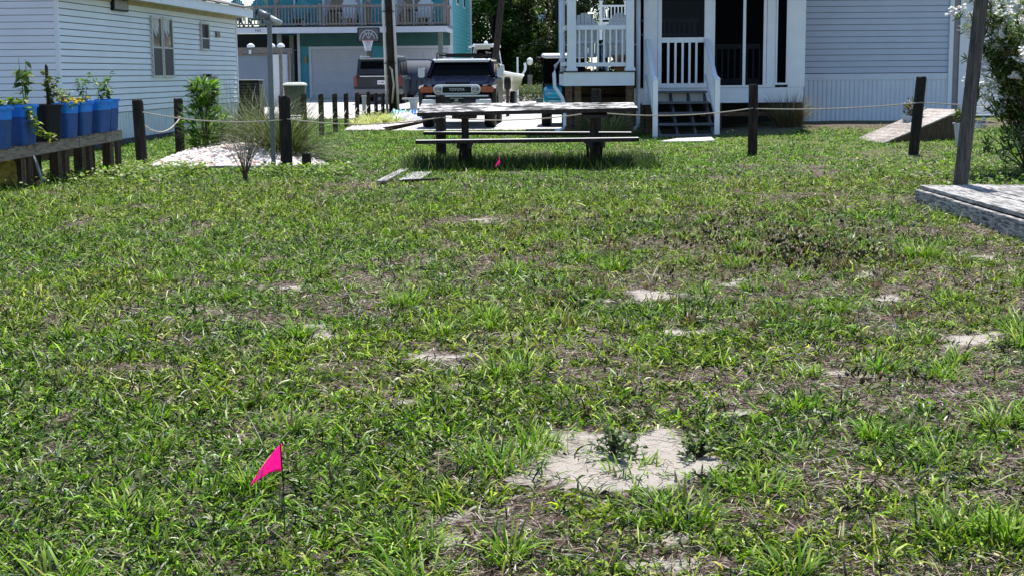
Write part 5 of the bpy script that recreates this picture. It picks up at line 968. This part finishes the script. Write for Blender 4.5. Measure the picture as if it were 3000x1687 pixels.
for s in (-1, 1):
    B('tail_light', mat('red_lens', (.16, .012, .012), .2, .1, 6, 0, 0, .8), U, s * .87 - .06, s * .87 + .06, -.012, .12, .72, 1.12, bevel=.02)
    B('roof_rail', SILV, U, s * .70 - .025, s * .70 + .025, .35, 2.6, 1.845, 1.885); B('rail_foot', SILV, U, s * .70 - .03, s * .70 + .03, .35, .45, 1.80, 1.845)
    for a, b in ((.35, 1.2), (1.3, 2.1), (2.2, 2.95)): MB().hexa([(s * .862, a, 1.18), (s * .868, a, 1.18), (s * .868, b, 1.18), (s * .862, b, 1.18)], [(s * .815, a + .1, 1.70 if b < 2.5 else 1.6), (s * .825, a + .1, 1.70 if b < 2.5 else 1.6), (s * .825, b - (.03 if b < 2.5 else .5), 1.70 if b < 2.5 else 1.6), (s * .815, b - (.03 if b < 2.5 else .5), 1.70 if b < 2.5 else 1.6)]).build('side_window', GLASSC, U)
    B('mirror', BLACKP, U, s * 1.07 - .11, s * 1.07 + .11, 3.0, 3.14, 1.15, 1.33, bevel=.03)
    for y in (.95, 1.95): B('door_handle', SILV, U, s * .985 - .01, s * .985 + .012, y, y + .18, .98, 1.01)
for x, y in ((-.84, .9), (.84, .9), (-.84, 3.75), (.84, 3.75)): wheel(U, x, y, .38, .25, SILV)
B('underbody', BLACKP, U, -.75, .75, .15, 4.6, .3, .42)
# --- car under a fitted cover
CV = thing('covered_car', 'car under a fitted blue grey cover in front of right garage', 'car', (-3.92, 59.6, .61), -2.9); cm = mat('car_cover_fabric', (.035, .047, .078), .75, .18, 1.5, .1); secs = []
for y, hw, zt in ((0, .78, .95), (.12, .90, 1.35), (.5, .93, 1.66), (1.4, .92, 1.74), (2.4, .92, 1.70), (3.1, .93, 1.30), (4.1, .90, 1.12), (4.4, .70, .85)):
    p = rrect(-hw, hw, .30, zt, min(.30, (zt - .3) * .4), 5); secs.append([(x * (1 - .16 * max(0, (z - .8)) ) + .012 * math.sin(z * 17 + y * 9), y + .01 * math.sin(x * 20), z) for x, z in p])
MB().loft(secs).build('cover', cm, CV, True)
for k in range(6): MB().tube([(-.5 + k * .22, -.02 + .02 * (k % 2), .9), (-.62 + k * .26, -.035, .5), (-.6 + k * .25, -.02, .32)], .022, 6).build('fold', cm, CV, True)
for x, y in ((-.75, .85), (.75, .85), (-.75, 3.5), (.75, 3.5)): wheel(CV, x, y, .33, .22, SILV)
# --- golf cart
GC = thing('golf_cart', 'golf cart with bright turquoise cowl and white roof beside balcony', 'golf cart', (1.36, 38.0, .395), -3); TQ = mat('turquoise_cowl', (.01, .40, .56), .2, .06, 3, 0, 0, 1)
MB().loft([[(x, y, z) for x, z in rrect(-hw, hw, z0_, z1_, .12, 5)] for y, hw, z0_, z1_ in ((-.05, .40, .60, .80), (.05, .50, .56, .92), (.3, .53, .55, 1.02), (.62, .54, .55, 1.08))]).build('cowl', TQ, GC, True)
B('front_bumper', BLACKP, GC, -.55, .55, -.12, .1, .42, .58, bevel=.04); B('chassis', BLACKP, GC, -.55, .55, .1, 2.3, .30, .50)
B('dashboard', mat('cart_dark', (.03, .033, .045), .5, .15, 5), GC, -.54, .54, .62, .78, .95, 1.22); B('seat', mat('cart_seat', (.05, .05, .07), .6, .15, 5), GC, -.52, .52, 1.3, 1.85, .62, .85, bevel=.05); B('seat_back', mat('cart_seat', (.05, .05, .07)), GC, -.52, .52, 1.80, 1.95, .85, 1.35, bevel=.04)
B('windshield', seethru('cart_windshield', (.006, .006, .008), .9, .6), GC, -.52, .52, .60, .612, 1.1, 1.72)
for s in (-1, 1): MB().tube([(s * .54, .60, .9), (s * .54, .66, 1.75), (s * .54, 1.9, 1.78), (s * .54, 2.0, .6)], .022, 8).build('roof_strut', BLACKP, GC, True)
MB().loft([[(x, y, z) for x, z in rrect(-hw, hw, 1.76, 1.76 + h_, h_ * .45, 3)] for y, hw, h_ in ((.38, .50, .05), (.5, .58, .11), (2.0, .58, .13), (2.15, .5, .06))]).build('roof', WHITE, GC, True)
MB().tube([(-.56, .62, 1.72), (-.70, .55, 1.74)], .05, 8).build('mirror', BLACKP, GC, True)
MB().tube([(-.1, 1.0, 1.02), (.1, 1.0, 1.02)], .17, 14).build('steering_wheel', BLACKP, GC)
for x, y in ((-.46, .28), (.46, .28), (-.46, 1.95), (.46, 1.95)): wheel(GC, x, y, .24, .22, SILV)
for s in (-1, 1): MB().tube([(s * .36, -.02, .80), (s * .36, .08, .80)], .07, 12).build('headlight', LENS, GC, True)

# ================================================================= BOAT ON TRAILER
BT = thing('motor_boat', 'cream hulled motor boat with white hard top on a trailer', 'boat', (-1.34, 50.6, .50), -9)      # bow towards the viewer
HUL = mat('cream_green_hull', (.15, .16, .065), .3, .06, 3, 0, 0, .5); secs = []
for y, hw, zk, zr in ((-.25, .04, 1.18, 1.52), (.1, .42, .86, 1.50), (.8, .84, .56, 1.46), (1.8, 1.08, .42, 1.40), (3.2, 1.16, .36, 1.34), (6.0, 1.14, .36, 1.28)):
    secs.append([(-hw, y, zr), (-hw * .93, y, (zr + zk) / 2 + .12), (-hw * .72, y, zk + .22), (0, y, zk), (hw * .72, y, zk + .22), (hw * .93, y, (zr + zk) / 2 + .12), (hw, y, zr), (hw * .9, y, zr + .0), (0, y, zr + .02), (-hw * .9, y, zr)])
MB().loft(secs).build('hull', HUL, BT)
m = MB()
for s in (-1, 1): m.tube([(s * hw, y, zr + .02) for y, hw, zk, zr in ((-.25, .04, 0, 1.52), (.1, .42, 0, 1.50), (.8, .84, 0, 1.46), (1.8, 1.08, 0, 1.40), (3.2, 1.16, 0, 1.34), (6.0, 1.14, 0, 1.28))], .055, 8)
m.build('gunwale', WHITE, BT, True)
m = MB()
for s in (-1, 1):
    m.tube([(0, -.15, 1.86), (s * .38, .15, 1.85), (s * .78, .8, 1.80), (s * .98, 1.8, 1.70), (s * 1.0, 1.9, 1.42)], .018, 6)
    for x, y, z in ((.38, .15, 1.85), (.78, .8, 1.80), (.92, 1.4, 1.75)): m.tube([(s * x, y, z), (s * x, y, 1.45)], .016, 6)
m.build('bow_rail', WHITE, BT, True)
MB().loft([[(x, y, z) for x, y in rrect(-.42 * k, .42 * k, 2.9, 3.9, .1, 3)] for k, z in ((1, 1.0), (1, 1.75), (.9, 1.95))]).build('console', WHITE, BT); MB().hexa([(-.38, 3.0, 1.95), (.38, 3.0, 1.95), (.38, 3.05, 1.95), (-.38, 3.05, 1.95)], [(-.34, 3.25, 2.35), (.34, 3.25, 2.35), (.34, 3.3, 2.35), (-.34, 3.3, 2.35)]).build('windscreen', GLASSC, BT)
for s in (-1, 1):
    for pth_, r_ in (([(s * .62, 3.0, 1.3), (s * .43, 3.2, 2.45)], .025), ([(s * .62, 4.0, 1.3), (s * .43, 3.9, 2.45)], .025), ([(s * .43, 3.2, 2.40), (s * .30, 3.1, 1.9)], .02)): MB().tube(pth_, r_, 6).build('top_strut', WHITE, BT, True)
MB().loft([[(x, y, z) for x, y in rrect(-.48 * k, .48 * k, 2.8, 4.3, .2, 3)] for k, z in ((.95, 2.44), (1, 2.48), (1, 2.53), (.9, 2.56))]).build('hard_top', WHITE, BT); MB().bx(-.32, .28, 2.74, 2.79, 2.34, 2.52).build('top_box', mat('cream_box', (.55, .53, .42), .6, .06, 4), BT, bevel=.02)
for s in (-1, 1): MB().hexa([(s * .44, 2.9, 2.47), (s * .64, 2.95, 2.40), (s * .64, 3.25, 2.40), (s * .44, 3.3, 2.47)], [(s * .44, 2.9, 2.52), (s * .64, 2.95, 2.47), (s * .64, 3.25, 2.47), (s * .44, 3.3, 2.52)]).build('rod_holder', WHITE, BT)
MB().lathe([(.06, 0), (.08, .03), (.07, .08), (.02, .12)], 12, (.0, 3.4, 2.562)).build('radar', WHITE, BT)
TRL = MB().bx(-.08, .08, -1.4, 1.0, .40, .50).bx(-.95, -.85, 1.0, 6, .38, .48).bx(.85, .95, 1.0, 6, .38, .48).bx(-.95, .95, 2.2, 2.3, .30, .38).bx(-.04, .04, -.35, -.27, .45, 1.25).build('trailer', METAL, BT)
for x in (-1.02, 1.02): wheel(BT, x, 4.0, .34, .2, SILV)
MB().bx(-.06, .06, -.42, -.30, -.0, .42).build('jack_stand', METAL, BT)

# ================================================================= POLES AND SMALL THINGS ON THE FAR SIDE
UP = thing('utility_pole', 'dark utility pole with pale conduits on both sides', 'utility pole', (-3.96, 49.6, .5)); MB().tube([(.02, 0, -.2), (-.17, 0, 8)], [.135, .10], 14).build('pole', DARKP, UP, True)
for x0_, x1_ in ((-.17, -.33), (.20, -.03)): MB().tube([(x0_, -.13, 0), (x0_ + (x1_ - x0_), -.10, 8)], .045, 8).build('conduit', mat('grey_conduit', (.46, .47, .5), .5, .1, 3), UP, True)
for z in (1.6, 3.3): MB().bx(-.23 - .01 * z, .20 - .02 * z, -.19, -.10, z, z + .025).build('strap', BLACKP, UP)
MB().tube([(.0, -.15, .3), (.08, -.3, .9), (.02, -.28, 1.4), (-.06, -.16, 1.5)], .03, 7).build('cable', mat('pale_cable', (.4, .4, .33), .7), UP, True)
o = MB().tube([(-.72, 47, .3), (-.52, 47, 1.83), (-.25, 47, 4.1), (.15, 47, 7.5)], [.115, .108, .10, .085], 14).build('utility_pole', wood('tree_pole', [(.3, (.015, .012, .010)), (.6, (.05, .04, .034)), (.8, (.10, .085, .075))], (10, 10, 1), 3, .6), None, True); tag(o, 'brown leaning utility pole right behind the navy car', 'utility pole')
t = thing('black_post', 'short black post with a rounded black head by the driveway', 'post', (-.09, 45, .46)); MB().lathe([(.055, -.05), (.055, .80)], 10).build('shaft', mat('dark_red_post', (.06, .02, .018), .6, .2, 5), t); MB().lathe([(.06, .80), (.105, .84), (.11, 1.05), (.09, 1.17), (.03, 1.21)], 12).build('head', BLACKP, t, True)
t = thing('white_sign_post', 'thin white post with a bent white arrow plate', 'sign', (.27, 56, .57)); MB().lathe([(.035, 0), (.035, 1.78)], 10).build('post', WHITE, t); m = MB()
for i in range(6):
    a, b = R(-80 + i * 18), R(-80 + (i + 1) * 18); m.hexa([(.03 + .26 * math.cos(a) - .09 + .05, -.02, 1.28 + .3 * math.sin(a) + .12), (.03 + .26 * math.cos(b) - .09 + .05, -.02, 1.28 + .3 * math.sin(b) + .12), (.03 + .26 * math.cos(b) - .09 + .05, .0, 1.28 + .3 * math.sin(b) + .12), (.03 + .26 * math.cos(a) - .09 + .05, 0, 1.28 + .3 * math.sin(a) + .12)], [(.03 + .36 * math.cos(a) - .09 + .05, -.02, 1.28 + .36 * math.sin(a) + .14), (.03 + .36 * math.cos(b) - .09 + .05, -.02, 1.28 + .36 * math.sin(b) + .14), (.03 + .36 * math.cos(b) - .09 + .05, 0, 1.28 + .36 * math.sin(b) + .14), (.03 + .36 * math.cos(a) - .09 + .05, 0, 1.28 + .36 * math.sin(a) + .14)])
m.build('plate', WHITE, t)
t = thing('lamp_post', 'wooden lamp post with a white globe lit by sun before trees', 'lamp post', (.92, 70, .714)); MB().bx(-.11, .11, -.11, .11, 0, .95).build('post', DECKW, t); MB().bx(-.05, .45, -.1, .1, 0, .42).build('base_box', BROWNW, t); MB().lathe([(.03, .95), (.03, 1.40)], 8).build('stem', BLACKP, t)
MB().lathe([(.05, 1.40), (.13, 1.46), (.15, 1.58), (.12, 1.70), (.04, 1.75)], 14).build('globe', mat('white_globe', (.90, .90, .88), .3, .02, 3), t, True)
t = thing('pedestal', 'small grey stone pedestal with a flat top near the blue tarp', 'pedestal', (-2.83, 43.2, .44)); MB().lathe([(.16, 0), (.13, .05), (.10, .10), (.11, .45), (.16, .58)], 12).build('column', CONC, t); MB().bx(-.33, .33, -.16, .16, .582, .63).build('top', CONC, t, bevel=.01); MB().bar((.0, 0, .63), (.14, 0, .78), .03, .03, (0, 1, 0)).build('gnomon', METAL, t)
# tarp heap
def tarp(x, y, w_, d_, h_, m_, label, seed):
    n1, n2 = 26, 16; V = []; T = []; rs = np.random.default_rng(seed)
    for i in range(n1 + 1):
        for k in range(n2 + 1):
            u, q = i / n1 * 2 - 1, k / n2 * 2 - 1; r_ = max(0, 1 - (u * u + q * q) ** .8); xx, yy = x + u * w_, y + q * d_
            V.append((xx + .05 * (vn(i, k, 2.2, seed) - .5), yy, float(gz(xx, yy)) + .012 + h_ * r_ ** .6 * (.35 + 1.1 * float(vn(i, k, 2.7, seed + 3))) + .05 * float(vn(i, k, 1.3, seed + 5)) * (r_ > 0)))
    for i in range(n1):
        for k in range(n2): a = i * (n2 + 1) + k; b = a + n2 + 1; T += [(a, b, b + 1), (a, b + 1, a + 1)]
    tag(inst('tarpaulin', npmesh('tarpaulin', V, T, m_)), label, 'tarpaulin')
tarp(-3.2, 42.6, .42, .5, .30, mat('teal_tarp', (.10, .32, .34), .4, .2, 5), 'crumpled teal plastic tarpaulin beside the utility pole', 3); tarp(-2.72, 42.3, .36, .45, .26, mat('blue_tarp', (.02, .13, .45), .35, .25, 5), 'crumpled bright blue tarpaulin by the pedestal', 8); tarp(-2.95, 41.6, .5, .4, .2, mat('white_tarp', (.62, .64, .68), .45, .1, 5), 'white plastic sheeting in front of the blue tarpaulin', 12)
# gravel strip with liriope
GB = thing('gravel_strip', 'white pebble strip with dark edging timber beside the pad', 'planting bed', (-3.5, 39.5, float(gz(-3.5, 39.5))))
gp = [(-4.1, 36.3), (-3.15, 36.75), (-2.45, 40.6), (-2.4, 43), (-4.2, 43.2)]; m = MB(); m.add([(x + 3.5, y - 39.5, SLOPE * (y - 39.5) + .02) for x, y in gp], [(0, 1, 2, 3, 4)]); m.build('gravel_base', mat('gravel_white', (.62, .55, .52), .9, .25, 25, .6), GB)
pl_ = []
while len(pl_) < 1500:
    y = random.uniform(36.35, 43); f = (y - 36.3) / 6.7; x = random.uniform(-4.1, -3.2 + .8 * f ** .8); pl_.append((x + 3.5, y - 39.5))
rockmass('pebbles', pl_, .03, .055, GB, lambda x, y: SLOPE * y + .02)
MB().bar((-3.15 + 3.5, 36.65 - 39.5, .06 - .03), (-2.40 + 3.5, 41.0 - 39.5, .05), .06, .05).build('edging_timber', TLEG, GB)
for k, (x, y) in enumerate([(-4.0, 38.6), (-3.75, 39.4), (-3.45, 40.2), (-3.85, 40.6), (-3.2, 40.9), (-3.6, 41.5), (-4.05, 41.6), (-3.3, 42.0)]):
    fountain('variegated_lily_grass', ['front left', 'second from front', 'middle front', 'left middle', 'right front', 'centre back', 'left back', 'right back'][k] + ' clump of pale yellow striped lily grass on gravel', (x, y, float(gz(x, y)) + .02), 130, .46, .022, [(.42, .42, .16), (.50, .48, .26), (.22, .28, .06), (.58, .55, .36)], (3, 3, 2, 2), el=(.6, 1.45), bend=(.7, 1.9), rad=.13, cat='plant')['group'] = 'lily grass on the gravel strip'
# shrubs before the trees
BSH = [(.08, .11, .04), (.13, .17, .07), (.05, .07, .025), (.2, .22, .11)]
for k, (x, y, r_, lab) in enumerate([(.05, 58.5, .62, 'low grey green shrub next to the boat bow'), (.62, 58.2, .55, 'low grey green shrub in the middle of shrub row'), (1.12, 58.6, .55, 'low grey green shrub nearest to the golf cart'), (1.6, 59, .6, 'low shrub half hidden behind golf cart')]): bush('shrub', lab, (x, y, float(gz(x, y))), r_, .72, 2200, .08, .022, BSH, (3, 3, 2, 1), cat='shrub')
o = MB().loft([[(x, y, z) for x, y in rrect(-a, a, -a, a, .03, 2)] for a, z in ((.16, 0), (.20, .42), (.22, .42), (.22, .46))]).build('green_bin', mat('green_plastic', (.015, .05, .04), .5, .15, 5), None); o.location = (1.02, 47.6, float(gz(1.1, 47.6))); tag(o, 'small dark green bin beside the golf cart', 'bin')
o = MB().lathe([(.05, 0), (.09, .02), (.09, .1), (.03, .16)], 10).build('toy_ball', mat('toy_green', (.05, .5, .08), .5, .05, 5), None, True); o.location = (-.03, 50.0, float(gz(0, 50)) + .02); tag(o, 'small bright green garden ornament on the ground', 'ornament')
# far lawn by the lamp
n = 5000; x = rng.uniform(-.6, 3.2, n); y = rng.uniform(60, 84, n); v, t, c = blades(np.stack([x, y, gz(x, y) - .03], -1), rng.uniform(0, 6.3, n), rng.uniform(.6, 1.4, n), rng.uniform(.08, .16, n), rng.uniform(.03, .06, n), rng.uniform(.2, 1, n), pal(n, [(.15, .26, .03), (.20, .30, .05)], [1, 1], .15), 2, [1, .8]); tag(inst('lawn_grass', npmesh('lawn_grass', v, t, GRASS, c)), 'bright sunlit grass patch around the lamp post', 'grass', kind='stuff')

# ================================================================= TREES AND FAR HOUSES
BARK = wood('bark', [(.3, (.02, .017, .014)), (.55, (.065, .055, .045)), (.8, (.13, .115, .10))], (6, 6, 1.5), 4, .8)
def tree(name, label, x, y, rx, h, n, cols, wts, low=.0, L=.22, W_=.10, trunk=True):
    zb = float(gz(x, y)); t = thing(name, label, 'tree', (x, y, zb), 0, 'trees behind the boat'); m = MB(); m.tube([(0, 0, -.2), (.1, 0, h * .3), (-.15, .1, h * .6), (0, 0, h * .85)], [.20, .16, .10, .04], 9)
    pts = []; cl = []
    for k in range(46):
        f = low + (1 - low) * random.random(); a = random.uniform(0, 6.3); rr = rx * math.sqrt(max(.06, 1 - (abs(f - .45) / .58) ** 2.2)) * random.uniform(.55, 1.0); cl.append((math.cos(a) * rr, math.sin(a) * rr, h * f, random.uniform(.45, .95)))
        if k < 14: m.tube([(0, 0, h * f * .55), (cl[-1][0] * .5, cl[-1][1] * .5, h * f * .8), cl[-1][:3]], [.07, .045, .015], 6)
    m.build('trunk', BARK, t, True); per = int(n * 1.15) // len(cl); P_ = []; tone = []
    for cx, cy, cz, r_ in cl:
        u = rng.normal(size=(per, 3)); u /= np.linalg.norm(u, axis=1)[:, None]; q = u * (rng.random((per, 1)) ** .4) * r_ * np.array([1.1, 1.1, .75]); P_.append(q + np.array([cx, cy, cz])); tone.append(np.full(per, rng.uniform(.75, 1.3)))
    P_ = np.vstack(P_); tone = np.concatenate(tone); k = len(P_)
    v, tt, c = blades(P_, rng.uniform(0, 6.3, k), rng.uniform(-.6, 1.2, k), L * rng.uniform(.6, 1.4, k), W_ * rng.uniform(.6, 1.3, k), rng.uniform(-.2, 1, k), np.clip(pal(k, cols, wts, .2) * tone[:, None], .004, .5), 2, [.6, 1], rng.normal(size=k) * .6)
    inst('crown', npmesh('crown', v, tt, LEAF, c), t)
OAK = [(.045, .065, .022), (.075, .10, .035), (.12, .15, .05), (.03, .04, .016)]; CED = [(.035, .075, .016), (.06, .12, .022), (.10, .17, .03), (.02, .045, .012)]
tree('cedar_tree', 'dark green cedar beside the turquoise house corner', -2.6, 84, 2.0, 9, 15000, CED, (3, 3, 2, 2)); tree('cedar_tree', 'dark cedar right behind the boat hard top', -.9, 82, 1.7, 7.6, 13000, CED, (3, 3, 2, 2)); tree('cedar_tree', 'short pointed cedar in front of far white house', .35, 83, 1.3, 4.8, 9000, CED, (3, 3, 2, 2))
tree('live_oak', 'spreading grey green live oak left of the balcony', 2.6, 80, 2.3, 8, 17000, OAK, (3, 3, 2, 2)); tree('live_oak', 'dark live oak seen through the balcony posts', 5.3, 84, 3.0, 9, 17000, OAK, (3, 3, 1.5, 3)); tree('live_oak', 'dark live oak behind the white far deck', 8.5, 86, 3.2, 9, 15000, OAK, (3, 3, 1.5, 3))
tree('live_oak', 'low dark oak filling the gap behind the lamp post', 1.6, 86, 2.4, 5.2, 14000, OAK, (3, 3, 1, 3)); tree('live_oak', 'dark oak half hidden behind the turquoise house', -5.4, 92, 3, 9, 9000, OAK, (3, 3, 1.5, 3))
tree('live_oak', 'low dark oak behind boat and lamp post', -.6, 90, 2.6, 5.4, 12000, OAK, (3, 3, 1, 3)); tree('live_oak', 'oak standing behind the cottage', 13, 70, 4, 9, 8000, OAK, (3, 3, 1.5, 3))
FH = thing('white_house', 'far white house with upper balcony seen above the cedars', 'house', (.9, 112, 1.1)); B('wall', TRIMW, FH, -2.4, 4.0, 0, 8, 0, 9); B('doorway', GLASSD, FH, .75, 1.7, -.05, .0, 5.0, 7.2); wn = B('window', TRIMW, FH, -.3, .55, -.06, .0, 5.2, 7.2); B('pane', GLASSD, FH, -.2, .45, -.08, -.062, 5.3, 7.1)
B('balcony_floor', WHITE, FH, -.5, 4, -1.6, -.1, 4.15, 4.3); B('balcony_rail', WHITE, FH, -.5, 4, -1.6, -1.55, 5.0, 5.1); B('balcony_post', WHITE, FH, .55, .75, -1.65, -1.5, 2.6, 5.2)
for k in range(26): B('baluster', WHITE, FH, -.4 + k * .17, -.34 + k * .17, -1.6, -1.56, 4.3, 5.0)
B('roof', ROOF, FH, -2.8, 4.4, -2, 8.4, 9, 9.3)
FD = thing('raised_deck', 'bright white raised deck with railing seen past the balcony chairs', 'deck', (5.0, 70, .72)); d0 = .72
for px in (4.27, 5.44, 6.8): B('post', WHITE, FD, px - 5 - .07, px - 5 + .07, 0, .14, 0, 5.02 - d0); B('post_cap', WHITE, FD, px - 5 - .1, px - 5 + .1, -.03, .17, 5.022 - d0, 5.08 - d0)
B('floor_fascia', WHITE, FD, -.85, 2.4, .15, 3, 3.75 - d0, 4.1 - d0); B('top_rail', WHITE, FD, -.85, 2.4, .03, .12, 4.80 - d0, 4.88 - d0); B('bottom_rail', WHITE, FD, -.85, 2.4, .03, .12, 4.20 - d0, 4.27 - d0)
for k in range(18): B('baluster', WHITE, FD, -.60 + k * .165, -.55 + k * .165, .05, .10, 4.27 - d0, 4.80 - d0)
BT.scale = (.88, .88, .9)
bpy.context.view_layer.update()
